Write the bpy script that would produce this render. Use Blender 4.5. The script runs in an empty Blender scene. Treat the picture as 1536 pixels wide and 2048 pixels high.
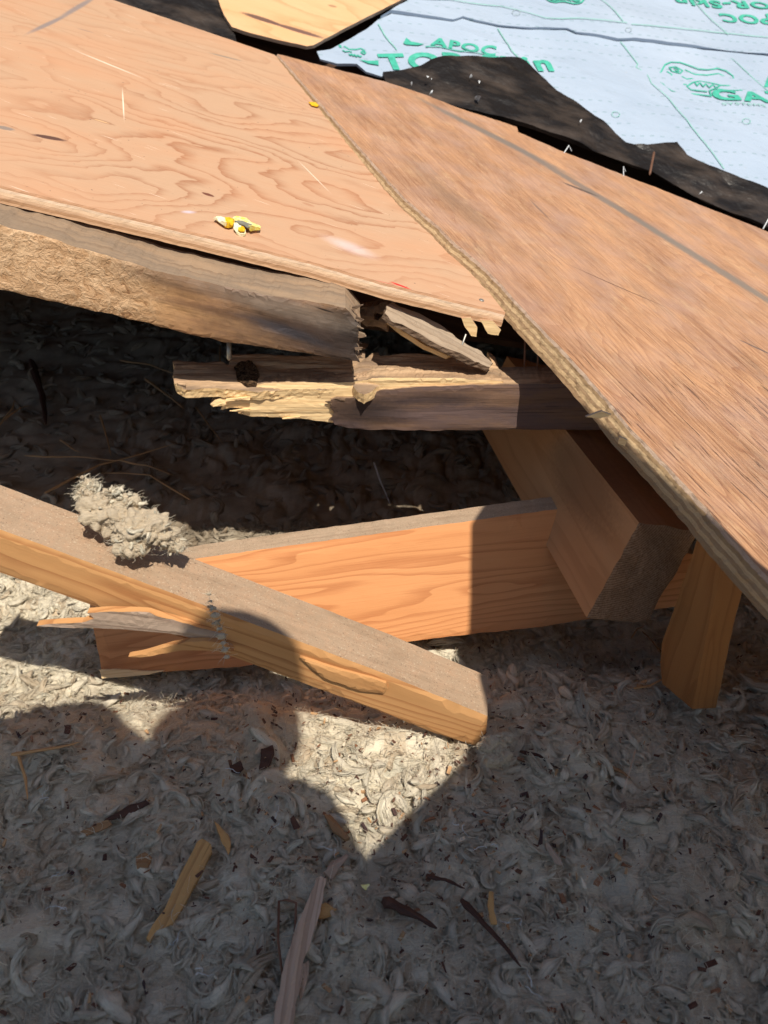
import bpy, bmesh, math, random
import numpy as np
from mathutils import Vector, Matrix
from mathutils.geometry import delaunay_2d_cdt
random.seed(7); RNG = np.random.default_rng(7)
SC = bpy.context.scene; COL = SC.collection
# ------------------------------------------------------------------ camera, sky, sun, exposure
H = 0.92; PITCH = math.radians(35); FP = 1538.0
cam = bpy.data.cameras.new('camera'); camo = bpy.data.objects.new('camera', cam); COL.objects.link(camo)
camo.location = (0, 0, H); camo.rotation_euler = (math.radians(90) - PITCH, 0, 0)
cam.sensor_fit = 'VERTICAL'; cam.sensor_height = 36; cam.lens = FP / 2048 * 36
cam.clip_start = 0.02; cam.clip_end = 200
cam.dof.use_dof = True; cam.dof.focus_distance = 1.2; cam.dof.aperture_fstop = 6.0
SC.camera = camo
SC.render.resolution_x = 768; SC.render.resolution_y = 1024
SUN = Vector((0.20, -0.50, 1.0)).normalized()          # towards the sun
w = bpy.data.worlds.new('World'); SC.world = w; w.use_nodes = True
nt = w.node_tree; nt.nodes.clear()
sky = nt.nodes.new('ShaderNodeTexSky'); sky.sky_type = 'NISHITA'; sky.sun_disc = False
sky.sun_elevation = math.asin(SUN.z); sky.sun_rotation = math.atan2(SUN.x, SUN.y)
bg = nt.nodes.new('ShaderNodeBackground'); bg.inputs[1].default_value = 0.08
wo = nt.nodes.new('ShaderNodeOutputWorld'); nt.links.new(sky.outputs[0], bg.inputs[0]); nt.links.new(bg.outputs[0], wo.inputs[0])
sl = bpy.data.lights.new('sun', 'SUN'); sl.energy = 4.6; sl.angle = math.radians(0.53); sl.color = (1, 0.93, 0.82)
so = bpy.data.objects.new('sun', sl); COL.objects.link(so); so.rotation_euler = SUN.to_track_quat('Z', 'Y').to_euler()
SC.view_settings.view_transform = 'Standard'; SC.view_settings.look = 'None'
SC.view_settings.exposure = 0.15; SC.view_settings.gamma = 1.0

# ------------------------------------------------------------------ geometry helpers
Fv = np.array([0, math.cos(PITCH), -math.sin(PITCH)]); Uv = np.array([0, math.sin(PITCH), math.cos(PITCH)]); Xv = np.array([1., 0, 0])
CAMP = np.array([0, 0, H])
def ray(x, y): return Fv + Xv * (x - 768) / FP + Uv * (1024 - y) / FP
def P(x, y, D): return CAMP + D * ray(x, y)
def onfloor(x, y, z=0.0):
    r = ray(x, y); return CAMP + r * ((z - H) / r[2])
def nrm(v): v = np.asarray(v, float); return v / np.linalg.norm(v)
class Plane:
    def __init__(s, o, a, third=None, b=None):
        s.o = np.asarray(o, float); s.a = nrm(np.asarray(a, float) - s.o)
        t = (np.asarray(third, float) - s.o) if third is not None else np.asarray(b, float)
        n = nrm(np.cross(s.a, t))
        if n @ (CAMP - s.o) < 0: n = -n
        s.n = n; s.b = np.cross(n, s.a)
    def hit(s, x, y, off=0.0):
        r = ray(x, y); o = s.o + s.n * off
        return CAMP + r * (((o - CAMP) @ s.n) / (r @ s.n))
    def uv(s, p): d = np.asarray(p) - s.o; return np.array([d @ s.a, d @ s.b])
    def px(s, x, y): return s.uv(s.hit(x, y))
    def at(s, u, v, w=0.0): return s.o + s.a * u + s.b * v + s.n * w
# vectorised value noise
_perm = RNG.random((64, 64, 64))
def vnoise(p):
    p = np.asarray(p, float); i = np.floor(p).astype(int); f = p - i; f = f * f * (3 - 2 * f)
    r = 0
    for dx in (0, 1):
        for dy in (0, 1):
            for dz in (0, 1):
                wgt = (f[..., 0] if dx else 1 - f[..., 0]) * (f[..., 1] if dy else 1 - f[..., 1]) * (f[..., 2] if dz else 1 - f[..., 2])
                r = r + wgt * _perm[(i[..., 0] + dx) & 63, (i[..., 1] + dy) & 63, (i[..., 2] + dz) & 63]
    return r * 2 - 1
def fbm(p, o=4, g=.5):
    p = np.asarray(p, float); r = 0; a = 1
    for k in range(o): r = r + a * vnoise(p * (2 ** k) + 17.3 * k); a *= g
    return r
def tag(o, label=None, cat=None, group=None, kind=None):
    if label: o['label'] = label
    if cat: o['category'] = cat
    if group: o['group'] = group
    if kind: o['kind'] = kind
    return o
def setlc(me, arr):
    at = me.attributes.new('lc', 'FLOAT_VECTOR', 'POINT'); at.data.foreach_set('vector', np.ascontiguousarray(arr, dtype=np.float32).ravel())
def mk(name, V, F, mats, parent=None, frame=None, lc=None, slots=None, smooth=False):
    V = np.asarray(V, float)
    me = bpy.data.meshes.new(name); org = np.zeros(3)
    if parent is None: org = V.mean(0); org[2] = V[:, 2].min()
    else: org = np.array(parent.location)
    me.from_pydata((V - org).tolist(), [], [list(map(int, f)) for f in F])
    for m in (mats if isinstance(mats, (list, tuple)) else [mats]): me.materials.append(m)
    if slots is not None: me.polygons.foreach_set('material_index', slots)
    if frame is not None:
        O, a, b = [np.asarray(q, float) for q in frame]; a = nrm(a); b = nrm(b - (b @ a) * a); n = np.cross(a, b)
        d = V - O; lc = np.stack([d @ a, d @ b, d @ n], 1)
    if lc is not None: setlc(me, lc)
    if smooth: me.polygons.foreach_set('use_smooth', [True] * len(me.polygons))
    me.update()
    o = bpy.data.objects.new(name, me); COL.objects.link(o)
    if parent is None: o.location = org
    else: o.parent = parent
    return o
def thing(name, loc, label, cat, group=None):
    o = bpy.data.objects.new(name, None); COL.objects.link(o); o.location = loc; o.empty_display_size = .05
    tag(o, label, cat, group); return o
def inpoly(pts, poly):
    x, y = pts[:, 0], pts[:, 1]; c = np.zeros(len(pts), bool); n = len(poly)
    for i in range(n):
        x1, y1 = poly[i]; x2, y2 = poly[i - 1]
        k = ((y1 > y) != (y2 > y)) & (x < (x2 - x1) * (y - y1) / (y2 - y1 + 1e-12) + x1)
        c ^= k
    return c
def edgedist(pts, poly):
    d = np.full(len(pts), 1e9)
    for i in range(len(poly)):
        a, b = poly[i - 1], poly[i]; ab = b - a; t = np.clip(((pts - a) @ ab) / (ab @ ab + 1e-12), 0, 1)
        d = np.minimum(d, np.linalg.norm(pts - (a + t[:, None] * ab), axis=1))
    return d
def slab(name, pl, poly, thick, mats, parent=None, es=.01, gs=.015, ej=.0, amp=.0, fr=(8, 40), off=0.0, ext=None, frame=None,
         rows=3, sj=.0, rnd=.0, seed=0, uvin=False, aniso=1.0, hfn=None):
    """a solid piece: outline on a plane, jittered edge, relief on its face, real thickness"""
    q = np.array(poly if uvin else [pl.px(x, y) for x, y in poly], float)
    area = 0.5 * np.sum(q[:, 0] * np.roll(q[:, 1], -1) - np.roll(q[:, 0], -1) * q[:, 1])
    if area < 0: q = q[::-1]
    bd = []
    for i in range(len(q)):
        a, b = q[i], q[(i + 1) % len(q)]; L = np.linalg.norm(b - a); n = max(1, int(L / es))
        for k in range(n): bd.append(a + (b - a) * k / n)
    bd = np.array(bd); tg = np.roll(bd, -1, 0) - np.roll(bd, 1, 0); tg /= np.linalg.norm(tg, axis=1)[:, None] + 1e-9
    nm = np.stack([tg[:, 1], -tg[:, 0]], 1)
    s3 = np.stack([bd[:, 0] * 60, bd[:, 1] * 60, np.full(len(bd), seed * 3.7)], 1)
    bdj = bd + nm * (fbm(s3, 3)[:, None] * ej)
    lo, hi = bdj.min(0), bdj.max(0)
    gx, gy = np.meshgrid(np.arange(lo[0], hi[0], gs * aniso), np.arange(lo[1], hi[1], gs)); g = np.stack([gx.ravel(), gy.ravel()], 1)
    g += RNG.uniform(-.25, .25, g.shape) * gs
    g = g[inpoly(g, bdj)]
    if len(g): g = g[edgedist(g, bdj) > gs * .35]
    nb = len(bdj); allp = np.vstack([bdj, g]) if len(g) else bdj
    vo, eo, fo, ov, oe, of_ = delaunay_2d_cdt([Vector(p) for p in allp], [], [list(range(nb))], 1, 1e-6)
    vo = np.array([tuple(v) for v in vo]); orig = [o[0] if len(o) else -1 for o in ov]
    isb = {}
    for i, o in enumerate(orig):
        if 0 <= o < nb: isb[o] = i
    h = amp * fbm(np.stack([vo[:, 0] * fr[0], vo[:, 1] * fr[1], np.full(len(vo), seed * 5.1)], 1), 4)
    if hfn is not None: h = h + hfn(vo)
    ed = edgedist(vo, bdj)
    if rnd > 0: h = h - rnd * np.clip(1 - ed / (rnd * 2), 0, 1) ** 2
    e = (-pl.n * thick) if ext is None else np.asarray(ext, float)
    front = pl.o + vo[:, :1] * pl.a + vo[:, 1:] * pl.b + (h + off)[:, None] * pl.n
    back = pl.o + vo[:, :1] * pl.a + vo[:, 1:] * pl.b + off * pl.n + e
    V = [front, back]; N = len(vo); F = []; S = []
    for f in fo: F.append(tuple(f)); S.append(0)
    for f in fo: F.append(tuple(N + i for i in reversed(f))); S.append(2 if len(mats if isinstance(mats, (list, tuple)) else [mats]) > 2 else 0)
    nm3 = nm[:, :1] * pl.a + nm[:, 1:] * pl.b
    ring = [isb[i] if i in isb else int(np.argmin(np.linalg.norm(vo - bdj[i], axis=1))) for i in range(nb)]
    prev = ring; base = 2 * N
    for r in range(1, rows):
        t = r / rows
        pf = front[ring]; pb = back[ring]; p = pf * (1 - t) + pb * t
        p = p + nm3 * (sj * fbm(np.concatenate([p * 140, ], 1) + seed, 3))[:, None]
        V.append(p); cur = list(range(base, base + nb)); base += nb
        for i in range(nb): j = (i + 1) % nb; F.append((prev[j], prev[i], cur[i], cur[j])); S.append(1)
        prev = cur
    bk = [N + i for i in ring]
    for i in range(nb): j = (i + 1) % nb; F.append((prev[j], prev[i], bk[i], bk[j])); S.append(1)
    ml = mats if isinstance(mats, (list, tuple)) else [mats]
    S = [min(s, len(ml) - 1) for s in S]
    fr_ = frame or (pl.o, pl.a, pl.b)
    F2, S2 = [], []
    for f, s_ in zip(F, S):
        if len(set(f)) == len(f): F2.append(f); S2.append(s_)
    return mk(name, np.vstack(V), F2, ml, parent, frame=fr_, slots=S2)

# ------------------------------------------------------------------ material helpers
class NT:
    def __init__(s, name):
        s.m = bpy.data.materials.new(name); s.m.use_nodes = True; s.t = s.m.node_tree; s.t.nodes.clear()
        s.out = s.t.nodes.new('ShaderNodeOutputMaterial')
        a = s.t.nodes.new('ShaderNodeAttribute'); a.attribute_name = 'lc'; s.lc = a.outputs['Vector']
        s.obj = s.t.nodes.new('ShaderNodeTexCoord').outputs['Object']
    def put(s, sock, v):
        if isinstance(v, bpy.types.NodeSocket): s.t.links.new(v, sock)
        else:
            if hasattr(sock, 'default_value') and not isinstance(v, (int, float)) and len(v) == 3 and sock.type == 'RGBA': v = (*v, 1)
            sock.default_value = v
    def node(s, typ, ins=None, out=0, **kw):
        n = s.t.nodes.new(typ)
        for k, v in kw.items(): setattr(n, k, v)
        for k, v in (ins or {}).items(): s.put(n.inputs[k], v)
        return n.outputs[out]
    def scale(s, v, sc, loc=(0, 0, 0)):
        return s.node('ShaderNodeMapping', {0: v, 1: loc, 3: sc})
    def noise(s, v, scale, det=4, rough=.55, dist=0.0, out=0):
        return s.node('ShaderNodeTexNoise', {'Vector': v, 'Scale': scale, 'Detail': det, 'Roughness': rough, 'Distortion': dist}, out=out)
    def math(s, op, a, b=0.0, c=0.0, clamp=False):
        return s.node('ShaderNodeMath', {0: a, 1: b, 2: c}, operation=op, use_clamp=clamp)
    def rng(s, v, a, b, c=0.0, d=1.0, smooth=False):
        return s.node('ShaderNodeMapRange', {0: v, 1: a, 2: b, 3: c, 4: d}, interpolation_type='SMOOTHSTEP' if smooth else 'LINEAR')
    def mix(s, f, a, b, bt='MIX'):
        n = s.t.nodes.new('ShaderNodeMix'); n.data_type = 'RGBA'; n.blend_type = bt
        s.put(n.inputs[0], f); s.put(n.inputs[6], a); s.put(n.inputs[7], b); return n.outputs[2]
    def vadd(s, a, b): return s.node('ShaderNodeVectorMath', {0: a, 1: b}, operation='ADD')
    def vscale(s, a, k): return s.node('ShaderNodeVectorMath', {0: a, 'Scale': k}, operation='SCALE')
    def sep(s, v):
        n = s.t.nodes.new('ShaderNodeSeparateXYZ'); s.put(n.inputs[0], v); return n.outputs
    def spot(s, v, c, r, ang=0.0, soft=.35, wob=.25, seed=0.0, wscale=120):
        """an elliptical mark: 1 inside, 0 outside; c, r in metres in the piece's own frame"""
        q = s.vadd(v, (-c[0], -c[1], 0))
        q = s.node('ShaderNodeVectorRotate', {'Vector': q, 'Angle': -ang}, rotation_type='Z_AXIS')
        q = s.node('ShaderNodeVectorMath', {0: q, 1: (1 / r[0], 1 / r[1], 0)}, operation='MULTIPLY')
        l = s.node('ShaderNodeVectorMath', {0: q}, out=1, operation='LENGTH')
        nn = s.noise(s.vadd(v, (seed, 0, 0)), wscale, 3)
        l = s.math('ADD', l, s.math('MULTIPLY', s.math('SUBTRACT', nn, .5), wob * 2))
        return s.rng(l, 1 - soft, 1 + soft, 1.0, 0.0, True)
    def bump(s, h, strength, dist, prev=None):
        ins = {'Height': h, 'Strength': strength, 'Distance': dist}
        if prev is not None: ins['Normal'] = prev
        return s.node('ShaderNodeBump', ins)
    def finish(s, col, rough=.7, normal=None, spec=.3, **kw):
        ins = {'Base Color': col, 'Roughness': rough, 'Specular IOR Level': spec}
        if normal is not None: ins['Normal'] = normal
        ins.update(kw)
        b = s.node('ShaderNodeBsdfPrincipled', ins)
        s.t.links.new(b, s.out.inputs[0]); return s.m
def flat(name, col, rough=.6, metal=0.0, spec=.4):
    n = NT(name); v = n.noise(n.obj, 60, 3)
    c = n.mix(n.rng(v, .3, .7), [x * .8 for x in col], [min(1, x * 1.15) for x in col])
    return n.finish(c, rough, spec=spec, Metallic=metal)

def lumber(name, light, dark, ring=7.0, ringamt=.6, weather=None, wamt=0.0, rough=.75, bump=.5, stains_and_marks=(), wgrain=.35, fib=1.0, dust=0.0, cracks=.0, rscale=1.0, pits=0.0):
    """sawn timber: long grain along lc.x, growth rings, fibres, weathering, optional stains"""
    n = NT(name); v = n.lc
    warp = n.vscale(n.noise(n.scale(v, (2.5, 9, 9)), 1.0, 3, out=1), .035 * rscale)
    vw = n.vadd(v, warp)
    r = n.noise(n.scale(vw, (.55, 11, 11)), 1.0, 2, .5)
    rr = n.math('FRACT', n.math('MULTIPLY', r, ring * 2.2))
    late = n.rng(rr, .45, .97, 0, 1, True); cut = n.rng(rr, .97, 1.0, 1, 0)
    late = n.math('MULTIPLY', late, cut)
    fi = n.noise(n.scale(v, (7, 420, 420)), 1.0, 5, .7)
    fi2 = n.noise(n.scale(v, (30, 1300, 1300)), 1.0, 2, .6)
    tone = n.noise(n.scale(v, (2.2, 14, 14)), 1.0, 4, .6)
    f = n.math('ADD', n.math('MULTIPLY', late, ringamt), n.math('MULTIPLY', n.math('SUBTRACT', fi, .5), wgrain * 2.2), clamp=True)
    col = n.mix(f, light, dark)
    col = n.mix(n.rng(tone, .35, .75, 0, .45), col, [a * b for a, b in zip(light, (.8, .68, .55))])
    if weather is not None:
        m = n.noise(n.scale(v, (5, 22, 22)), 1.0, 6, .65)
        m = n.rng(m, .62 - wamt * .5, .78 - wamt * .4, 0, 1, True)
        wc = n.mix(n.rng(fi, .35, .7), weather, [a * .62 for a in weather])
        col = n.mix(n.math('MULTIPLY', m, min(1, wamt * 1.5)), col, wc)
    ckh = None
    if cracks > 0:
        ck = n.noise(n.scale(vw, (3.5, 240, 240), (5, 2, 1)), 1.0, 3, .6)
        ckh = n.rng(ck, .66, .72, 0, 1, True)
        col = n.mix(n.math('MULTIPLY', ckh, cracks), col, [a * .25 for a in dark])
    for (c, rd, ang, scol, amt, soft) in stains_and_marks:
        mk_ = n.spot(v, c, rd, ang, soft, .3, c[0] * 3)
        col = n.mix(n.math('MULTIPLY', mk_, amt), col, scol)
    if dust > 0:
        d1 = n.noise(v, 55, 6, .8); d2 = n.noise(v, 900, 3, .7)
        dm = n.math('MULTIPLY', n.rng(d1, .5 - dust * .35, .62, 0, 1, True), n.rng(d2, .35, .6, .6, 1))
        col = n.mix(n.math('MULTIPLY', dm, min(.92, dust * 1.2)), col, (.37, .275, .185))
        d3 = n.noise(v, 420, 2, .5); col = n.mix(n.rng(d3, .62, .70, 0, .6), col, (.62, .5, .36))
        col = n.mix(n.rng(d3, .36, .30, 0, .6), col, (.09, .06, .04))
        d4 = n.noise(n.scale(v, (9, 30, 30)), 1.0, 6, .7); col = n.mix(n.rng(d4, .5, .72, 0, .55), col, (.22, .15, .09)); col = n.mix(n.rng(n.noise(n.scale(v, (5, 160, 160)), 1.0, 4, .7), .55, .7, 0, .4), col, (.20, .13, .08))
    h = n.math('ADD', n.math('MULTIPLY', fi, .8 * fib), n.math('MULTIPLY', fi2, .35 * fib))
    if ckh is not None: h = n.math('SUBTRACT', h, n.math('MULTIPLY', ckh, cracks))
    nb = n.bump(h, bump, .0012)
    if pits > 0:
        vo = n.noise(n.scale(vw, (60, 95, 95)), 1.0, 4, .6, 1.2)
        nb = n.bump(n.rng(vo, .35, .7), pits, .006, nb)
    return n.finish(col, rough, nb, .25)

def endgrain(name, light, dark, c=(0, 0), freq=700):
    n = NT(name); v = n.lc
    q = n.vadd(v, (0, -c[0], -c[1])); x = n.sep(q)
    d = n.math('SQRT', n.math('ADD', n.math('POWER', x[1], 2), n.math('POWER', x[2], 2)))
    d = n.math('ADD', d, n.math('MULTIPLY', n.noise(v, 25, 2), .004))
    r = n.rng(n.math('SINE', n.math('MULTIPLY', d, freq)), -.4, 1, 0, 1)
    n1 = n.noise(v, 260, 5, .75); n2 = n.noise(v, 30, 3)
    f = n.math('ADD', n.math('MULTIPLY', r, .4), n.math('MULTIPLY', n.rng(n1, .35, .65), .6), clamp=True)
    col = n.mix(f, light, dark); col = n.mix(n.rng(n2, .4, .7, 0, .4), col, [a * .6 for a in dark])
    return n.finish(col, .9, n.bump(n1, .9, .004), .1)

# ------------------------------------------------------------------ planes of the broken roof
RO = Plane(P(1005, 632, 1.29), P(0, 395, 1.12), P(550, 110, 2.10)); RO.o = P(1005, 632, 1.29)
# left sheet frame: a runs along its front edge, b up the sheet
RT = Plane(P(1015, 618, 1.265), P(555, 108, 2.09), P(1536, 457, 2.14))   # old sheet: a runs along its near edge
MB = Plane(P(700, 140, 2.30), P(1536, 400, 2.35), P(1536, 110, 2.76))    # membrane slope beyond
_t = RO.hit(0, 450, -.0255); _u = RO.hit(700, 622, -.0255)
RF = Plane(_t, _u, b=(0, 0, 1.0))              # face of the cracked rafter
BD = 1.335
BF = Plane(P(1018, 815, BD), P(700, 815, BD), b=(0, 0, 1))           # face of its snapped lower length
# ------------------------------------------------------------------ materials
def plywood(name, light, dark, frame_spots=(), ringk=11, sx=(1.5, 6.0), lineamt=.7, scratches=True, rough=.6, fib=.25, patch=None, warp=1.0, focus=None):
    n = NT(name); v = n.lc
    wv = n.vadd(v, n.vscale(n.noise(n.scale(v, (7, 13, 1)), 1.0, 3, out=1), .05 * warp)); wv = n.vadd(wv, n.vscale(n.noise(n.scale(v, (34, 40, 1)), 1.0, 2, out=1), .010 * warp))
    hgt = n.noise(n.scale(wv, (sx[0], sx[1], 1), (.3, .1, 0)), 1.0, 2, .42)
    rr = n.math('FRACT', n.math('MULTIPLY', hgt, ringk))
    late = n.math('MULTIPLY', n.rng(rr, .45, .95, 0, 1), n.rng(rr, .95, 1, 1, 0)); late = n.math('POWER', late, 2.0)
    jit = n.noise(n.scale(v, (40, 130, 1)), 1.0, 4, .7)
    late = n.math('MULTIPLY', late, n.rng(jit, .25, .6, .35, 1))
    if focus: late = n.math('MULTIPLY', late, n.math('ADD', .38, n.math('MULTIPLY', n.spot(v, focus[0], focus[1], focus[2], .6, .3, 0, 4), .62)))
    fi = n.noise(n.scale(v, (16, 520, 1)), 1.0, 4, .7)
    tone = n.noise(n.scale(v, (3, 7, 1), (3, 1, 0)), 1.0, 4, .6)
    col = n.mix(n.math('MULTIPLY', late, lineamt), light, dark)
    col = n.mix(n.rng(fi, .3, .75, 0, fib), col, [a * .6 for a in dark])
    col = n.mix(n.rng(tone, .4, .75, 0, .5), col, [a * b for a, b in zip(light, (1.06, .8, .66))])
    if patch: col = n.mix(n.rng(n.noise(n.scale(v, (4, 10, 1), (9, 4, 0)), 1.0, 5, .6), .52, .72, 0, .6, True), col, patch)
    if scratches:
        rv = n.node('ShaderNodeVectorRotate', {'Vector': v, 'Angle': .25}, rotation_type='Z_AXIS')
        sc = n.noise(n.scale(rv, (14, 330, 1)), 1.0, 1, .3); m2 = n.noise(n.scale(v, (7, 7, 1), (4, 4, 0)), 1.0, 2)
        col = n.mix(n.math('MULTIPLY', n.rng(sc, .72, .76, 0, .75, True), n.rng(m2, .48, .6)), col, (.93, .78, .6))
        sp = n.noise(n.scale(v, (130, 170, 1)), 1.0, 1, .3)
        col = n.mix(n.rng(sp, .77, .8, 0, .8), col, (.16, .09, .06))
    for (c, rd, ang, scol, amt, soft) in frame_spots:
        mk_ = n.spot(v, c, rd, ang, soft, .22, c[0] * 3 + c[1], 160)
        col = n.mix(n.math('MULTIPLY', mk_, amt), col, scol)
    h = n.math('ADD', fi, n.math('MULTIPLY', late, -.4))
    return n.finish(col, rough, n.bump(h, .35, .0008), .3)
def seg_spot(pl, x0, y0, x1, y1, half, col, amt, soft=.3):
    """an elongated mark between two points of a plane"""
    a, b = pl.px(x0, y0), pl.px(x1, y1); c = (a + b) / 2; d = b - a
    return (tuple(c), (np.linalg.norm(d) / 2, half), math.atan2(d[1], d[0]), col, amt, soft)

left_spots = [seg_spot(RO, 66, 269, 130, 281, .0075, (.10, .045, .035), .95, .25),
              seg_spot(RO, -10, 252, 28, 260, .0075, (.22, .19, .17), .8, .3),
              seg_spot(RO, 180, 235, 228, 250, .006, (.30, .13, .06), .7, .3),
              seg_spot(RO, 188, 238, 218, 247, .003, (.72, .45, .24), .9, .3),
              seg_spot(RO, 404, 385, 428, 393, .005, (.16, .05, .03), .95, .25),
              seg_spot(RO, 505, 303, 530, 312, .005, (.42, .19, .10), .7, .4),
              seg_spot(RO, 605, 405, 628, 413, .005, (.42, .19, .10), .6, .4),
              seg_spot(RO, 60, 65, 130, 32, .006, (.25, .21, .20), .85, .5),
              seg_spot(RO, 120, 36, 190, -6, .007, (.25, .21, .20), .85, .5),
              seg_spot(RO, 420, 106, 484, 122, .006, (.27, .22, .17), .8, .3),
              seg_spot(RO, 156, 57, 186, 65, .004, (.35, .22, .16), .7, .4),
              seg_spot(RO, 782, 564, 820, 578, .0028, (.75, .02, .02), .95, .3),
              seg_spot(RO, 712, 552, 800, 572, .0013, (.55, .10, .07), .7, .4),
              seg_spot(RO, 660, 478, 740, 510, .017, (.78, .66, .66), .5, .8),
              seg_spot(RO, 366, 424, 388, 424, .004, (.75, .72, .9), .5, .8),
              seg_spot(RO, 245, 182, 248, 235, .0012, (.93, .78, .6), .9, .5),
              seg_spot(RO, 160, 105, 270, 150, .003, (.93, .80, .62), .7, .8),
              seg_spot(RO, 600, 325, 655, 380, .001, (.93, .80, .62), .8, .5)]
M_ply = plywood('new plywood face', (.585, .37, .23), (.36, .15, .07), left_spots, ringk=19, sx=(1.6, 3.4), lineamt=1.0, warp=1.3, focus=(tuple(RO.px(560, 330)), (.38, .36), 0.4))
def plyedge(name, cols, t, grain=(60, 20, 900), dk=.2):
    n = NT(name); v = n.lc; z = n.sep(v)[2]
    z = n.math('ADD', z, n.math('MULTIPLY', n.math('SUBTRACT', n.noise(n.scale(v, (25, 25, 25)), 1, 3), .5), .0022))
    rp = n.t.nodes.new('ShaderNodeValToRGB'); n.put(rp.inputs[0], n.rng(z, -t, 0.0, 0, 1)); rp.color_ramp.interpolation = 'CONSTANT'
    el = rp.color_ramp.elements; el[0].position = 0; el[0].color = (*cols[0], 1); el[1].position = 1 / len(cols); el[1].color = (*cols[1], 1)
    for i, c in enumerate(cols[2:]): e = el.new((i + 2) / len(cols)); e.color = (*c, 1)
    fi = n.noise(n.scale(v, (22, 22, 600)), 1.0, 5, .7); f2 = n.noise(n.scale(v, (300, 300, 700)), 1, 4, .8)
    col = n.mix(n.rng(fi, .48, .72, 0, .5), rp.outputs[0], (.24, .12, .05)); col = n.mix(n.rng(f2, .55, .75, 0, dk), col, (.20, .11, .055))
    return n.finish(col, .85, n.bump(n.math('ADD', fi, f2), .5, .0008 + dk * .002), .15)
M_plyedge = plyedge('new plywood edge', [(.62, .38, .22), (.46, .26, .14), (.66, .42, .26), (.78, .54, .35), (.82, .60, .42), (.64, .36, .21)], .025)
M_oldedge = plyedge('old plywood edge', [(.34, .22, .12), (.54, .37, .20), (.38, .25, .14), (.58, .41, .23), (.36, .24, .13), (.52, .38, .28)], .028, (300, 300, 700), dk=.8)
old_spots = [seg_spot(RT, 850, 203, 1130, 345, .022, (.20, .165, .135), .9, .5),
             seg_spot(RT, 1020, 288, 1370, 495, .020, (.19, .155, .13), .85, .5),
             seg_spot(RT, 1240, 420, 1700, 700, .020, (.20, .17, .14), .85, .5),
             seg_spot(RT, 1125, 365, 1195, 392, .008, (.08, .06, .05), .85, .3),
             seg_spot(RT, 1480, 680, 1570, 722, .0032, (.12, .09, .08), .9, .3),
             seg_spot(RT, 1150, 535, 1320, 610, .0022, (.10, .05, .03), .75, .5),
             seg_spot(RT, 1060, 400, 1100, 440, .004, (.16, .11, .09), .6, .5),
             seg_spot(RT, 820, 330, 1000, 480, .03, (.22, .14, .09), .5, .9)]
n = NT('old plywood face'); v = n.lc
wv = n.vadd(v, n.vscale(n.noise(n.scale(v, (4, 12, 1)), 1.0, 3, out=1), .02))
fi = n.noise(n.scale(wv, (5, 210, 1)), 1.0, 5, .75); big = n.noise(n.scale(wv, (3, 8, 1)), 1.0, 6, .75)
fb = n.noise(n.scale(wv, (3, 60, 1)), 1.0, 3, .6)
near = n.rng(n.sep(v)[0], .05, -.30, 0, 1, True)
rr = n.math('FRACT', n.math('MULTIPLY', n.noise(n.scale(wv, (.8, 6, 1)), 1.0, 2, .4), 40))
col = n.mix(n.rng(big, .38, .62), (.56, .30, .155), (.34, .18, .10)); col = n.mix(n.rng(n.noise(n.scale(wv, (6, 13, 1), (8, 8, 0)), 1.0, 6, .75), .52, .68, 0, .4), col, (.30, .225, .165)); col = n.mix(n.rng(n.noise(n.scale(wv, (8, 18, 1), (1, 8, 0)), 1.0, 6, .75), .56, .68, 0, .55), col, (.62, .40, .22))
col = n.mix(n.rng(fb, .45, .7, 0, .45), col, (.56, .33, .20))
col = n.mix(n.math('MULTIPLY', n.rng(fi, .50, .60, 0, 1), n.math('ADD', .40, n.math('MULTIPLY', near, .30))), col, (.20, .085, .04)); fsp = n.noise(n.scale(v, (16, 380, 1)), 1.0, 4, .8); col = n.mix(n.rng(fsp, .36, .46, .5, 0), col, (.66, .40, .24)); col = n.mix(n.rng(fsp, .56, .66, 0, .38), col, (.20, .10, .06))
col = n.mix(n.math('MULTIPLY', n.rng(rr, .55, .97, 0, .6), n.math('ADD', .45, n.math('MULTIPLY', near, .4))), col, (.25, .10, .05))
ck = n.rng(n.noise(n.scale(wv, (6, 150, 1), (3, 3, 0)), 1.0, 4, .65), .61, .635, 0, 1)
col = n.mix(n.math('MULTIPLY', ck, n.math('ADD', .08, n.math('MULTIPLY', near, .7))), col, (.09, .04, .025))
rim = n.rng(n.sep(v)[1], .03, .018, 0, 1, True)
col = n.mix(n.rng(n.noise(v, 9, 4), .45, .7, 0, .35), col, (.46, .31, .26))
for (c, rd, ang, scol, amt, soft) in old_spots: col = n.mix(n.math('MULTIPLY', n.spot(v, c, rd, ang, soft, .3, c[0] * 3, 60), amt), col, scol)
sd = n.noise(v, 260, 2, .5); col = n.mix(n.rng(sd, .73, .78, 0, .8), col, (.80, .60, .36)); col = n.mix(n.rng(sd, .26, .22, 0, .7), col, (.12, .07, .05))
hh = n.math('ADD', fi, n.math('MULTIPLY', ck, -.8))
M_old = n.finish(col, .75, n.bump(hh, n.math('ADD', .4, n.math('MULTIPLY', near, .6)), .0024), .25)

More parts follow.
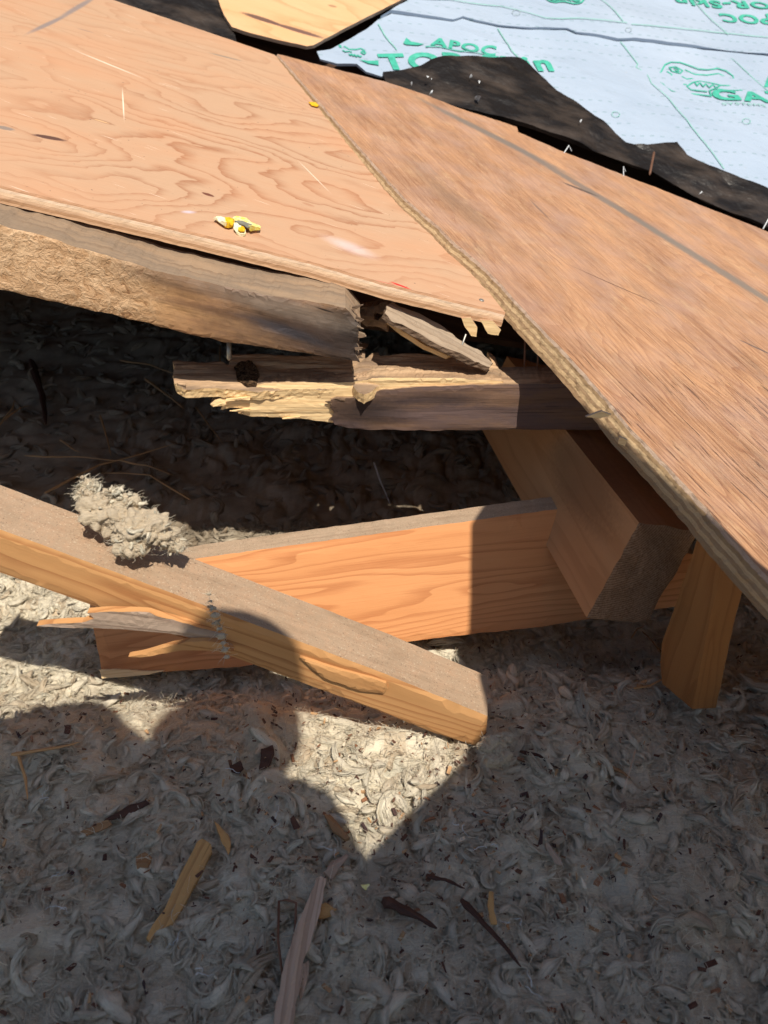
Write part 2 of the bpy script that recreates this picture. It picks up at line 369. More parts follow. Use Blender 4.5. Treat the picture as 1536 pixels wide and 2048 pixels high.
TAN, BRN = (.58, .30, .125), (.30, .125, .045)
M_brace = lumber('orange fir', (.68, .31, .125), (.36, .11, .035), ring=8, ringamt=.5, bump=.45, wgrain=.42)
M_dusty = lumber('dusty sawn edge', (.50, .36, .25), (.30, .2, .13), ring=4, ringamt=.3, dust=.62, bump=.5, wgrain=.5)
M_board = lumber('board face', (.60, .32, .13), (.36, .15, .055), ring=6, ringamt=.75, bump=.4, wgrain=.3, stains_and_marks=())
M_boardtop = lumber('board top', (.46, .30, .19), (.30, .18, .11), ring=3, ringamt=.35, dust=.62, bump=.6, wgrain=.5)
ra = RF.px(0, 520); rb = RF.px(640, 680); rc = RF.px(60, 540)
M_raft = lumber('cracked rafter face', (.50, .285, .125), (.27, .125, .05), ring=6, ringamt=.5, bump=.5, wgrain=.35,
                stains_and_marks=[(tuple(rb), (.14, .05), .0, (.13, .085, .07), .72, .9), (tuple(RF.px(330, 545)), (.10, .016), -.05, (.15, .09, .05), .6, .8),
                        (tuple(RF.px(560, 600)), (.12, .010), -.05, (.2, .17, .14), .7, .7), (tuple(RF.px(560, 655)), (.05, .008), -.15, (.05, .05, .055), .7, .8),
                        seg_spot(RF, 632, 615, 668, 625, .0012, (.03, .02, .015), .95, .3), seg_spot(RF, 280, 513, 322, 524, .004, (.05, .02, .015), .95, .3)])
# hammered, pitted left part of that rafter
n = NT('pitted rafter face'); v = n.lc
pits = n.noise(n.vadd(v, n.vscale(n.noise(v, 60, 3, out=1), .02)), 62, 4, .62, 1.0)
x = n.sep(v)[0]; left = n.math('ADD', n.rng(x, RF.px(380, 560)[0], RF.px(230, 560)[0], 0, 1, True), n.math('MULTIPLY', n.math('SUBTRACT', n.noise(v, 18, 3), .5), .5), clamp=True)
fi = n.noise(n.scale(v, (7, 300, 300)), 1, 5, .7); tone = n.noise(n.scale(v, (4, 26, 26)), 1.0, 5, .6); lines = n.noise(n.scale(v, (1.2, 75, 75)), 1, 4, .6)
c1 = n.mix(n.rng(tone, .35, .7), (.60, .34, .15), (.32, .16, .075)); c1 = n.mix(n.rng(lines, .45, .65, 0, .55), c1, (.16, .08, .045))
c2 = n.mix(n.rng(pits, .34, .66), (.48, .27, .13), (.72, .48, .28))
c2 = n.mix(n.rng(pits, .36, .31, 0, .7), c2, (.16, .07, .03))
col = n.mix(left, c1, c2)
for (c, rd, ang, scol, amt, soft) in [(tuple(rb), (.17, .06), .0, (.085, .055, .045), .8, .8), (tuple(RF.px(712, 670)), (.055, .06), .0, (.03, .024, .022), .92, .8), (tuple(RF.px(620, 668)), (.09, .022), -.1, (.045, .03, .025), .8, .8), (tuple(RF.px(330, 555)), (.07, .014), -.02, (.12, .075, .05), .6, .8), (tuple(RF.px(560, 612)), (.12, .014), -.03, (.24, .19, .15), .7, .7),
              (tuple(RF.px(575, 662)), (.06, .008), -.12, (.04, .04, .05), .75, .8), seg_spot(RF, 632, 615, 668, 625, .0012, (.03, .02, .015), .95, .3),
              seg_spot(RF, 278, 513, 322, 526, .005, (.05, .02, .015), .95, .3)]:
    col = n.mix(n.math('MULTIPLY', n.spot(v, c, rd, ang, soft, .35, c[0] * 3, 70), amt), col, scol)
nb = n.bump(fi, .5, .0012); nb = n.bump(n.math('MULTIPLY', pits, left), .8, .008, nb)
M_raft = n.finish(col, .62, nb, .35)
M_greytop = lumber('weathered top edge', (.36, .25, .16), (.16, .10, .06), ring=5, ringamt=.6, weather=(.27, .20, .14), wamt=.5, bump=.8, wgrain=.5, cracks=.3)
M_darkend = lumber('rotten dark wood', (.20, .135, .09), (.07, .045, .03), ring=5, ringamt=.6, bump=1.0, wgrain=.6, cracks=.7)
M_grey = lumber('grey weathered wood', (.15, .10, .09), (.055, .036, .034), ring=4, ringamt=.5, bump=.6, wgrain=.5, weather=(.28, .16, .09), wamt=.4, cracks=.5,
                 stains_and_marks=[seg_spot(BF, 655, 822, 800, 820, .030, (.022, .016, .015), .8, .9), seg_spot(BF, 790, 800, 960, 800, .010, (.03, .022, .025), .7, .8)])
M_fresh = lumber('fresh split wood', (.95, .70, .38), (.66, .36, .14), ring=12, ringamt=.4, bump=.9, wgrain=.3, cracks=.12)
M_freshdim = lumber('stained split wood', (.62, .42, .25), (.24, .14, .08), ring=8, ringamt=.6, bump=1.0, wgrain=.6, weather=(.20, .14, .10), wamt=.5, cracks=.6)
M_splint = lumber('grey splinter', (.42, .33, .24), (.2, .14, .1), ring=4, ringamt=.5, bump=.9, wgrain=.5, cracks=.4)
M_block = lumber('hip timber side', (.50, .27, .13), (.32, .15, .065), ring=4, ringamt=.35, bump=.3, wgrain=.2, stains_and_marks=[((.20, .035), (.14, .048), .0, (.17, .09, .045), .6, .45)])  # one darker brown patch on the side face
M_blocktop = lumber('hip timber top', (.12, .08, .06), (.06, .04, .03), ring=4, ringamt=.35, bump=.4)
M_blockend = endgrain('hip timber end grain', (.52, .34, .22), (.20, .11, .06), (-.02, .03), 1500)
M_post = lumber('amber post', (.34, .16, .055), (.18, .075, .025), ring=4, ringamt=.45, bump=.4, wgrain=.3)
M_stick = lumber('stick wood', (.40, .23, .11), (.18, .09, .04), ring=4, ringamt=.5, bump=.8, wgrain=.6)
M_stickgrey = lumber('grey stick wood', (.44, .33, .25), (.2, .13, .10), ring=9, ringamt=.6, bump=.9, wgrain=.6)
M_bark = lumber('dark bark', (.10, .05, .035), (.04, .02, .015), ring=4, ringamt=.5, bump=.9, wgrain=.6)
M_straw = lumber('pine straw', (.58, .36, .17), (.32, .17, .07), ring=4, ringamt=.4, bump=.3)
M_steel = flat('galvanised steel', (.42, .40, .35), .45, .7)
M_rust = flat('rusty steel', (.20, .10, .06), .7, .3)
M_white = flat('white plastic', (.78, .8, .8), .5)
M_tar = NT('black tar adhesive'); n = M_tar
tv = n.noise(n.scale(n.lc, (6, 14, 1)), 1, 4, .6)
M_tar = n.finish(n.mix(n.rng(tv, .4, .75), (.012, .010, .009), (.055, .040, .030)), .5, n.bump(n.noise(n.lc, 18, 4), .5, .02), .3)
n = NT('dark old deck'); tv = n.noise(n.scale(n.lc, (2, 30, 1)), 1, 5, .65)
M_deck = n.finish(n.mix(n.rng(tv, .35, .7), (.05, .026, .016), (.11, .06, .036)), .8, n.bump(tv, .4, .004), .2)
n = NT('white roofing membrane'); tv = n.noise(n.lc, 2.2, 4, .5)
cz = n.noise(n.lc, 9, 4, .55)
M_mem = n.finish(n.mix(n.rng(tv, .3, .7), (.60, .68, .76), (.70, .75, .80)), .42, n.bump(cz, .35, .012), .4)
M_green = flat('green print', (.06, .42, .30), .5)
M_greydash = flat('grey print', (.36, .45, .47), .5)
M_greenthin = flat('pale green print', (.22, .52, .42), .5)
M_dark = flat('dark soil', (.03, .024, .018), .95)

# ------------------------------------------------------------------ setting: membrane slope, deck, attic shell
roofdeck = slab('roof_deck', MB, [(-1500, -420), (2600, -300), (2600, 900), (1000, 640), (-1500, 330)], .02, M_deck, es=.3, gs=.3, off=-.07, rows=1)
tag(roofdeck, kind='structure')
# ------------------------------------------------------------------ roof sheets
lp = [(-2000, -119), (-800, 175), (-300, 298), (0, 371), (300, 443), (640, 528), (768, 566), (1011, 625), (982, 589), (927, 532), (873, 476), (802, 403), (740, 330), (640, 210), (550, 110), (230, 1), (-550, -266), (-1500, -594)]
left = slab('plywood_sheet', RO, lp, .0185, [M_ply, M_plyedge], ext=-RO.n * .024 + nrm(np.cross(RO.n, P(1009, 622, 1.29) - P(0, 371, 1.12))) * .007 * (-1 if np.cross(RO.n, P(1009, 622, 1.29) - P(0, 371, 1.12))[1] > 0 else 1), es=.006, gs=.05, ej=.0011, rows=6, sj=.0006, rnd=.0)
tag(left, 'smooth tan plywood sheet with wavy grain and a yellow petal on it', 'plywood')
op = [(555, 108), (768, 163), (858, 192), (918, 216), (1033, 253), (1037, 264), (1118, 300), (1293, 368), (1536, 463), (2300, 765),
      (2300, 1500), (1800, 1440), (1536, 1155), (1478, 1093), (1405, 1008), (1331, 927), (1258, 853), (1199, 780), (1124, 698), (1060, 632), (990, 555), (950, 519), (915, 491), (877, 453), (813, 399), (782, 366), (752, 332), (640, 205)]
old = slab('plywood_sheet', RT, op, .028, [M_old, M_oldedge], ext=-RT.n * .026 + nrm(np.cross([0, 0, 1], P(555, 108, 2.09) - P(1536, 1127, .93))) * .016, es=.004, gs=.03, ej=.0014, amp=.0008, rows=8, sj=.0017, fr=(4, 30), seed=4)
tag(old, 'weathered reddish plywood sheet with a grey tar stripe and ragged splintery near edge', 'plywood')

# ------------------------------------------------------------------ cracked rafter under the left sheet
rp = [(-420, 330), (0, 450), (160, 496), (320, 543), (500, 585), (640, 607), (690, 617), (703, 630), (712, 642), (722, 656), (713, 664), (717, 676), (712, 688), (718, 697), (711, 706), (719, 722), (700, 721), (600, 706), (450, 685), (250, 637), (0, 580), (-420, 480)]
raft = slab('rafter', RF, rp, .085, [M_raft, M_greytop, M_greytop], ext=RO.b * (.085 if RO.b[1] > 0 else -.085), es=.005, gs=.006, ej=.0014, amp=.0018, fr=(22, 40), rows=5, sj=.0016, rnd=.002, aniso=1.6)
tag(raft, 'cracked brown rafter under the front edge of the smooth plywood, pitted at its left end', 'rafter')
# torn fibres at its broken end (parts of the rafter)
RB = Plane(P(710, 660, 1.345), P(800, 662, 1.33), b=(0, 0, 1))
def child(name, pl, poly, thick, mats, parent, **k):
    o = slab(name, pl, poly, thick, mats, parent, **k); return o
child('torn_fibre', RB, [(690, 618), (720, 622), (742, 612), (776, 606), (786, 618), (768, 630), (750, 628), (742, 640), (724, 642), (716, 652), (704, 640)], .03, M_darkend, raft, es=.003, gs=.004, ej=.003, amp=.004, fr=(80, 120), sj=.004, off=-.004, seed=9)
child('torn_fibre', RB, [(716, 650), (735, 640), (752, 648), (768, 636), (790, 622), (782, 640), (770, 652), (772, 670), (760, 664), (748, 660), (730, 660)], .012, M_freshdim, raft, es=.003, gs=.004, ej=.002, amp=.003, fr=(80, 120), sj=.003, off=-.016, seed=10)
child('torn_fibre', RB, [(716, 664), (728, 668), (732, 674), (718, 674)], .006, M_splint, raft, es=.003, gs=.004, ej=.001, seed=11)
child('torn_fibre', RB, [(700, 706), (716, 700), (728, 706), (712, 712)], .02, M_darkend, raft, es=.003, gs=.004, ej=.001, off=-.02, seed=12)
RS = Plane(P(775, 612, 1.285), P(985, 728, 1.33), P(860, 628, 1.345))
child('splinter', RS, [(768, 626), (773, 611), (784, 603), (800, 612), (828, 624), (860, 640), (905, 668), (938, 692), (962, 703), (970, 712), (986, 726), (978, 733), (945, 722), (900, 700), (850, 674), (812, 652), (785, 640)], .010, [M_splint, M_darkend], raft, es=.004, gs=.006, ej=.0018, amp=.0022, fr=(14, 160), sj=.002, seed=13)
RS2 = Plane(P(780, 640, 1.33), P(905, 708, 1.345), P(800, 600, 1.38))
child('splinter', RS2, [(776, 640), (792, 640), (828, 660), (868, 682), (912, 706), (896, 712), (850, 692), (806, 664)], .008, M_fresh, raft, es=.004, gs=.006, ej=.001, amp=.001, seed=14)

def shards(pl, spots, mat, parent, th=.003, seed=70):
    for k_, (x_, y_, dx_, dy_, w_) in enumerate(spots):
        L_2 = math.hypot(dx_, dy_); px_, py_ = -dy_ / L_2 * w_ / 2, dx_ / L_2 * w_ / 2
        pg = [(x_ + px_, y_ + py_), (x_ + dx_ * .45 + px_ * .8, y_ + dy_ * .45 + py_ * .9), (x_ + dx_, y_ + dy_), (x_ + dx_ * .5 - px_ * .7, y_ + dy_ * .5 - py_ * .7), (x_ - px_, y_ - py_)]
        slab('shard', pl, pg, th, mat, parent, es=.002, gs=.003, ej=.0005, amp=.0012, fr=(60, 200), off=.002 - .004 * ((k_ * 7) % 5), rows=2, seed=seed + k_)
shards(RF, [(712, 634, 16, 6, 5), (716, 648, 12, -6, 4), (712, 660, 15, 4, 5), (712, 672, 20, 3, 6), (712, 686, 12, 7, 5), (710, 698, 15, -3, 5), (712, 712, 14, 8, 6), (705, 624, 22, -8, 7), (714, 720, 6, 6, 5)], M_darkend, raft)
shards(RF, [(714, 652, 14, 5, 3), (712, 680, 10, -4, 3), (712, 705, 12, 2, 3)], M_splint, raft, .002, 90)
# lower broken length of that rafter
lower = slab('rafter', BF, [(661, 800), (675, 796), (700, 797), (734, 793), (761, 782), (808, 777), (900, 773), (1018, 769), (1330, 769), (1330, 862), (1009, 860), (860, 861), (777, 860), (714, 859), (690, 855), (669, 850), (663, 838), (668, 826), (660, 815)], .072,
             [M_grey, M_freshdim, M_darkend], es=.005, gs=.007, ej=.0012, amp=.0012, fr=(10, 60), rows=6, sj=.0012, rnd=.0015, aniso=1.5, seed=20)
tag(lower, 'snapped lower piece of the rafter, grey on one side and splintered open to pale wood', 'rafter')
child('split_wood', BF, [(420, 812), (428, 805), (440, 801), (458, 797), (482, 795), (517, 791), (522, 784), (508, 779), (513, 771), (550, 768), (640, 769), (700, 768), (745, 760), (820, 758), (900, 760), (1008, 766), (1008, 780), (808, 785), (765, 792), (738, 800), (720, 850), (672, 851), (640, 846), (600, 842), (560, 840), (500, 837), (480, 831), (492, 826), (483, 820), (462, 820), (440, 823), (444, 815), (425, 817)], .05,
      [M_fresh, M_freshdim], lower, es=.004, gs=.005, ej=.0012, amp=.0022, fr=(5, 120), rows=5, sj=.002, off=-.006, rnd=.001, aniso=2, seed=21)
BK = Plane(P(350, 770, 1.313), P(720, 772, 1.328), P(500, 706, 1.385))
child('split_wood', BK, [(345, 722), (372, 724), (410, 726), (440, 722), (456, 728), (462, 710), (520, 710), (580, 714), (640, 712), (730, 704), (730, 775), (640, 778), (560, 776), (516, 780), (505, 778), (447, 774), (368, 775), (352, 766), (346, 748)], .022,
      [M_freshdim, M_fresh], lower, es=.004, gs=.006, ej=.0022, amp=.004, fr=(6, 90), rows=4, sj=.002, rnd=.001, aniso=1.6, seed=22)
n = NT('rot pocket'); M_rot = n.finish(n.mix(n.rng(n.noise(n.lc, 160, 5, .8), .4, .62), (.015, .009, .006), (.22, .13, .07)), .95, n.bump(n.noise(n.lc, 200, 4, .8), 1, .01), .1)
child('rot_pocket', BK, [(470, 738), (484, 722), (505, 726), (514, 738), (520, 752), (512, 772), (494, 774), (474, 762)], .004, M_rot, lower, es=.003, gs=.004, ej=.002, amp=.003, fr=(150, 150), off=.004, seed=23)
shards(BF, [(664, 806, -14, -3, 6), (666, 816, -10, 4, 6), (664, 826, -16, 2, 7), (668, 838, -12, 5, 7), (672, 847, -18, 2, 5), (690, 800, -20, -4, 6)], M_darkend, lower, .004, 100)
shards(BF, [(500, 796, -48, 2, 5), (500, 802, -34, 6, 5), (520, 812, -52, 4, 6), (500, 822, -42, 2, 5), (500, 834, -26, -2, 6), (452, 806, -26, 6, 4), (600, 838, -36, 3, 4)], M_fresh, lower, .004, 110)
shards(BK, [(372, 772, -18, -4, 5), (360, 750, -14, 3, 6), (360, 735, -16, -3, 6), (420, 728, -24, -4, 5)], M_freshdim, lower, .005, 120)
KN = Plane(P(706, 768, 1.313), P(1012, 768, 1.323), P(860, 705, 1.385))
def knoth(vo):
    c = KN.px(733, 750); d = np.linalg.norm((vo - c) / np.array([.020, .016]), axis=1)
    b = KN.px(735, 722); e = np.linalg.norm((vo - b) / np.array([.022, .018]), axis=1)
    return .006 * np.exp(-(d - 1.0) ** 2 * 5) - .003 * np.exp(-d ** 2 * 3) + .006 * np.exp(-e ** 2)
child('split_wood', KN, [(706, 770), (712, 758), (702, 748), (708, 738), (703, 730), (714, 727), (724, 722), (735, 712), (744, 703), (757, 702), (760, 710), (790, 708), (850, 707), (912, 711), (968, 714), (986, 725), (975, 700), (985, 706), (1004, 738), (1020, 770), (960, 768), (880, 768), (800, 764), (760, 768), (742, 778), (728, 786), (716, 780)], .02,
      [M_freshdim, M_fresh], lower, es=.003, gs=.0045, ej=.002, amp=.0035, fr=(12, 80), rows=4, sj=.001, off=-.003, rnd=.001, aniso=1.4, seed=24, hfn=knoth)
M_knot = endgrain('knot', (.60, .40, .24), (.20, .11, .06), tuple(KN.px(733, 750)), 1600)
n = NT('knot wood'); q = n.vadd(n.lc, (-KN.px(733, 750)[0], -KN.px(733, 750)[1], 0)); dd = n.node('ShaderNodeVectorMath', {0: q}, out=1, operation='LENGTH')
rr = n.math('SINE', n.math('MULTIPLY', n.math('ADD', dd, n.math('MULTIPLY', n.noise(n.lc, 140, 3), .003)), 1900))
M_knot = n.finish(n.mix(n.rng(rr, -1, 1, 0, .7), (.50, .33, .2), (.2, .11, .06)), .8, n.bump(n.noise(n.lc, 300, 4), .8, .003), .2)
child('knot', KN, [(718, 752), (724, 742), (740, 738), (752, 744), (750, 758), (738, 768), (722, 766)], .01, M_knot, lower, es=.003, gs=.004, ej=.001, amp=.001, off=.001, rnd=.003, seed=25)

# ------------------------------------------------------------------ hip timber, brace, post
tl, bl, br, br2, tr = P(1279, 1046, 1.09), P(1174, 1237, 1.15), P(1297, 1240, 1.175), P(1318, 1196, 1.165), P(1399, 1067, 1.135)
BE = Plane(tl, tr, third=bl)
ext = (P(1133, 862, 1.372) - tl) * 2.3
hip = slab('hip_timber', BE, [(1279, 1046), (1340, 1054), (1399, 1066), (1372, 1110), (1345, 1160), (1320, 1194), (1299, 1240), (1270, 1246), (1235, 1242), (1205, 1240), (1174, 1236), (1225, 1145)], .1,
           [M_blockend, M_block], es=.005, gs=.006, ej=.0009, amp=.0012, fr=(90, 90), ext=ext, rows=14, rnd=.0012, seed=30)
# grain of the sides runs along the timber: recompute the local frame for the whole piece
def setframe(o, O, a, b):
    me = o.data; co = np.empty(len(me.vertices) * 3); me.vertices.foreach_get('co', co); co = co.reshape(-1, 3) + np.array(o.matrix_basis.translation)
    a = nrm(a); b = nrm(np.array(b) - (np.array(b) @ a) * a); c = np.cross(a, b); d = co - O
    me.attributes['lc'].data.foreach_set('vector', np.stack([d @ a, d @ b, d @ c], 1).astype(np.float32).ravel())
setframe(hip, tl, ext, bl - tl)
tag(hip, 'thick sloping timber with a rough sawn end facing the camera, under the old sheet', 'beam')
pb = P(205, 1354, 1.35); pe = P(900, 1270, 1.342)
BR = Plane(pb, pe, b=(0, .58, 1))
brace = slab('joist_board', BR, [(178, 1160), (420, 1113), (900, 1048), (1080, 1023), (1190, 1009), (1240, 1060), (1290, 1090), (1390, 1110), (1390, 1208), (1165, 1241), (1078, 1255), (900, 1273), (700, 1300), (473, 1335), (280, 1347), (205, 1354), (196, 1310), (188, 1270), (178, 1228)], .038,
             [M_brace, M_dusty], es=.008, gs=.02, ej=.0009, amp=.0006, rows=3, rnd=.0025, ext=(0, .042, -.002), seed=31)
tag(brace, 'wide orange board on edge crossing behind the dusty fallen board', 'board')
child('split_flake', BR, [(200, 1338), (240, 1337), (290, 1341), (330, 1340), (300, 1348), (205, 1356)], .004, M_fresh, brace, es=.004, gs=.006, ej=.001, off=.004, seed=32)
q0 = P(1326, 1367, 1.165); q1 = P(1382, 1414, 1.11)
PL = Plane(q0, q1, b=(0.0, 0, 1.))
post = slab('post', PL, [(1324, 1367), (1320, 1330), (1322, 1289), (1357, 1190), (1393, 1080), (1405, 1040), (1455, 1085), (1443, 1131), (1410, 1280), (1384, 1418), (1352, 1392)], .03,
            [M_post], es=.008, gs=.012, ej=.0008, amp=.0006, rows=3, rnd=.0008, ext=P(1430, 1412, 1.165) - q1, frame=(q0, (0, 0, 1), q1 - q0), seed=33)
tag(post, 'short amber post standing in the insulation beneath the old sheet', 'post')

# ------------------------------------------------------------------ fallen board in front
b0 = P(0, 1150, 1.0); b1 = P(950, 1494, 1.10)
FB = Plane(b1, b0, b=(0, 0, 1))
axis = nrm(b1 - b0); hp = nrm(np.cross([0, 0, 1], axis)); hp = hp if hp[1] > 0 else -hp
front_poly = [(-260, 965), (0, 1062), (400, 1211), (768, 1350), (975, 1436), (972, 1468), (950, 1495), (860, 1466), (768, 1429), (555, 1350), (180, 1212), (0, 1148), (-260, 1055)]
board = slab('loose_board', FB, front_poly, .07, [M_board, M_boardtop], es=.01, gs=.012, ej=.0005, amp=.0005, fr=(8, 60), rows=5, rnd=.003, ext=hp * .078, seed=35, frame=(b0, axis, (0, 0, 1)))
tag(board, 'fallen dusty board lying diagonally across the insulation, clump of wool on top', 'board')
FB2 = Plane(P(80, 1247, 1.0), P(430, 1285, 1.03), b=(0, 0, 1.))
child('splinter', FB2, [(76, 1247), (120, 1243), (165, 1240), (190, 1232), (176, 1222), (230, 1218), (300, 1222), (360, 1240), (440, 1262), (445, 1282), (330, 1262), (250, 1255), (170, 1253), (120, 1250)], .010, [M_stickgrey, M_board], board, es=.004, gs=.006, ej=.0009, amp=.002, fr=(8, 200), off=.004, seed=36)
child('splinter', FB2, [(262, 1300), (300, 1292), (345, 1278), (385, 1270), (440, 1270), (470, 1290), (430, 1290), (370, 1288), (320, 1296), (285, 1302)], .008, [M_board, M_board], board, es=.004, gs=.006, ej=.0009, amp=.001, fr=(8, 200), off=.012, seed=37)
child('splinter', FB, [(600, 1310), (680, 1335), (745, 1352), (773, 1362), (776, 1374), (768, 1384), (720, 1378), (650, 1355)], .006, [M_board, M_board], board, es=.004, gs=.006, ej=.0006, amp=.001, off=.006, rnd=.002, seed=38, frame=(b0, axis, (0, 0, 1)))
print('rafter strip', np.linalg.norm(RO.hit(0, 450, -.0255) - RO.hit(0, 400, -.0255)), np.linalg.norm(RO.hit(600, 602, -.0255) - RO.hit(600, 565, -.0255)))
# ------------------------------------------------------------------ insulation
def sstep(a, b, x): t = np.clip((x - a) / (b - a), 0, 1); return t * t * (3 - 2 * t)
def hfloor(x, y):
    x = np.asarray(x, float); y = np.asarray(y, float)
    z = -.12 * sstep(.76, .98, y - .10 * x) - .05 * sstep(1.1, 2.0, y)
    z = z + .016 * fbm(np.stack([x * 7 + 3, y * 7 + 9, 0 * x + 2], -1), 3)
    return z
def spaced(a, b, c, d, n1, n2, n3): return np.concatenate([np.linspace(a, b, n1, endpoint=False), np.linspace(b, c, n2, endpoint=False), np.linspace(c, d, n3)])
xs = spaced(-2.2, -.8, .8, 2.2, 60, 460, 60); ys = spaced(-.6, .3, 1.35, 4.2, 30, 330, 200); NX, NY = len(xs), len(ys)
gx, gy = np.meshgrid(xs, ys)
def billow(x, y):
    q = np.stack([x * 13, y * 13, 0 * x + 5], -1); w1 = np.stack([vnoise(q + 11.1), vnoise(q + 37.7)], -1) * .035
    X, Y = x + w1[..., 0], y + w1[..., 1]; h = 0; a = .022
    for k, fq in enumerate((17, 31, 58, 110)):
        h = h + a * (np.abs(vnoise(np.stack([X * fq, Y * fq * .8, 0 * X + k * 7.7], -1))) ** .75 - .3); a *= .52
        X = X + .25 / fq * vnoise(np.stack([Y * fq * 1.3, X * fq * 1.3, 0 * X + 3], -1))
    return h
gz = hfloor(gx, gy) + billow(gx, gy)
V = np.stack([gx.ravel(), gy.ravel(), gz.ravel()], 1)
i = np.arange((NX - 1) * (NY - 1)); r_, c_ = i // (NX - 1), i % (NX - 1); k = r_ * NX + c_
gF = np.stack([k, k + 1, k + NX + 1, k + NX], 1)
def lock_variant(kind):
    """one lock: a lumpy core and a bundle of strands that follow its curl and fray at the tip"""
    nr = 13; t = np.linspace(0, 1, nr); curl = (RNG.uniform(1.4, 5.0) if kind else RNG.uniform(.6, 3.2)) * RNG.choice([-1, 1])
    th = np.cumsum(np.concatenate([[0], np.full(nr - 1, 1 / (nr - 1)) * curl * (0.4 + 1.2 * t[1:])]))
    ph = .35 * np.sin(t * RNG.uniform(2, 6) + RNG.uniform(0, 6)) + .2 * RNG.uniform(-1, 1) + (t - .4) * RNG.uniform(-.5, .5)
    d = np.stack([np.cos(th) * np.cos(ph), np.sin(th) * np.cos(ph), np.sin(ph)], 1)
    c = np.vstack([[0, 0, 0], np.cumsum(d[:-1] / (nr - 1), 0)]); c -= c.mean(0)
    if kind: rad = .10 * np.sin(np.pi * np.clip(t * .93 + .05, 0, 1)) ** .6 * (1 - .6 * t)
    else: rad = .165 * np.sin(np.pi * np.clip(t * .94 + .03, 0, 1)) ** .7 * (1 - .4 * t)
    up = np.array([0, 0, 1.]); sdv = np.cross(d, up); sdv /= np.linalg.norm(sdv, axis=1)[:, None]; u = np.cross(sdv, d)
    VV, LL = [], []
    def tb(cc, rr, na, lo):
        a = np.linspace(0, 2 * np.pi, na, endpoint=False)
        R = rr[:, None] * (1 + .75 * vnoise(np.stack([np.cos(a)[None] * 2 + lo * 9 + 0 * t[:, None], np.sin(a)[None] * 2 + 0 * t[:, None], t[:, None] * 5 + 0 * a[None]], -1)))
        v = cc[:, None] + sdv[:, None] * (np.cos(a)[None] * R)[..., None] + u[:, None] * (np.sin(a)[None] * R * .75)[..., None]
        VV.append(v.reshape(-1, 3)); LL.append(np.stack([np.repeat(t[:, None], na, 1), np.repeat(a[None] / 6.283 + lo, nr, 0), np.zeros((nr, na))], -1).reshape(-1, 3))
    tb(c, rad * .95, CORE, RNG.uniform(0, 5))
    for k_ in range(NS_):
        a0 = RNG.uniform(0, 6.283); tw = RNG.uniform(-3.5, 3.5); q = RNG.uniform(.75, 1.02); fray = RNG.uniform(.5, 2.2)
        an = a0 + tw * t; ro = rad * q * (1 + (fray - 1) * np.clip(t - .6, 0, 1) * 2.0) + .02 * np.clip(t - .75, 0, 1) * fray
        sh = RNG.uniform(-.12, .12); tt = np.clip(t + sh, 0, 1); cc = np.stack([np.interp(tt, t, c[:, j]) for j in range(3)], 1) + (t[:, None] + sh - tt[:, None]) * .5 * d
        cc = cc + sdv * (np.cos(an) * ro)[:, None] + u * (np.sin(an) * ro * .8)[:, None] + .012 * RNG.normal(0, 1, (nr, 3)).cumsum(0) * .35
        tb(cc, (RNG.uniform(.018, .045) * (1 if kind else 1.1)) * .8 * np.sin(np.pi * np.clip(t * .9 + .06, 0, 1)) ** .6 * (1 - .45 * t), 4, RNG.uniform(0, 5))
    return np.vstack(VV), np.vstack(LL)
NS_, CORE, NRR = 8, 10, 13
def tubefaces(na, base): return [(base + i_ * na + j_, base + i_ * na + (j_ + 1) % na, base + (i_ + 1) * na + (j_ + 1) % na, base + (i_ + 1) * na + j_) for i_ in range(NRR - 1) for j_ in range(na)]
lf = tubefaces(CORE, 0)
for k_ in range(NS_): lf += tubefaces(4, CORE * NRR + k_ * 4 * NRR)
lf = np.array(lf); NVL = CORE * NRR + NS_ * 4 * NRR
VARS = [lock_variant(k) for k in [0] * 20 + [1] * 20]
def locks(pos, size, flat_=1.0, tilt=.45, kinds=None):
    """wool locks at pos, returns vertices, lc, faces"""
    N = len(pos); idx = RNG.integers(0, 40, N) if kinds is None else kinds
    VV = np.stack([v for v, _ in VARS])[idx]; LL = np.stack([l for _, l in VARS])[idx].copy()
    rz = RNG.uniform(0, 6.283, N); rx = RNG.normal(0, tilt, N); ry = RNG.normal(0, tilt, N)
    def rot(ax, an):
        c, s = np.cos(an), np.sin(an); M = np.zeros((N, 3, 3)); i, j = [(1, 2), (2, 0), (0, 1)][ax]; M[:, ax, ax] = 1
        M[:, i, i] = c; M[:, j, j] = c; M[:, i, j] = -s; M[:, j, i] = s; return M
    M = rot(2, rz) @ rot(0, rx) @ rot(1, ry)
    VV = np.einsum('nij,nkj->nki', M, VV * size[:, None, None]); VV[..., 2] *= flat_
    VV += pos[:, None]
    LL[..., 0] *= size[:, None]; LL[..., 1] *= size[:, None]; LL[..., 2] = RNG.uniform(0, 10, N)[:, None]
    F = (lf[None] + (np.arange(N) * NVL)[:, None, None]).reshape(-1, 4)
    return VV.reshape(-1, 3), LL.reshape(-1, 3), F
def frust(n, y0, y1, margin=.12):
    out = []
    while sum(map(len, out)) < n:
        x = RNG.uniform(-1.6, 1.6, n); y = RNG.uniform(y0, y1, n); D = y * math.cos(PITCH) + H * math.sin(PITCH)
        m = np.abs(x) < (768 / FP) * D + margin; out.append(np.stack([x[m], y[m]], 1))
    return np.vstack(out)[:n]
A1 = frust(8200, .28, 1.45); A2 = frust(1500, 1.45, 3.0, .05)
XY = np.vstack([A1, A2]); sz = np.concatenate([RNG.uniform(.022, .060, len(A1)) * RNG.choice([.6, .8, 1, 1.3], len(A1)), RNG.uniform(.05, .09, len(A2))])
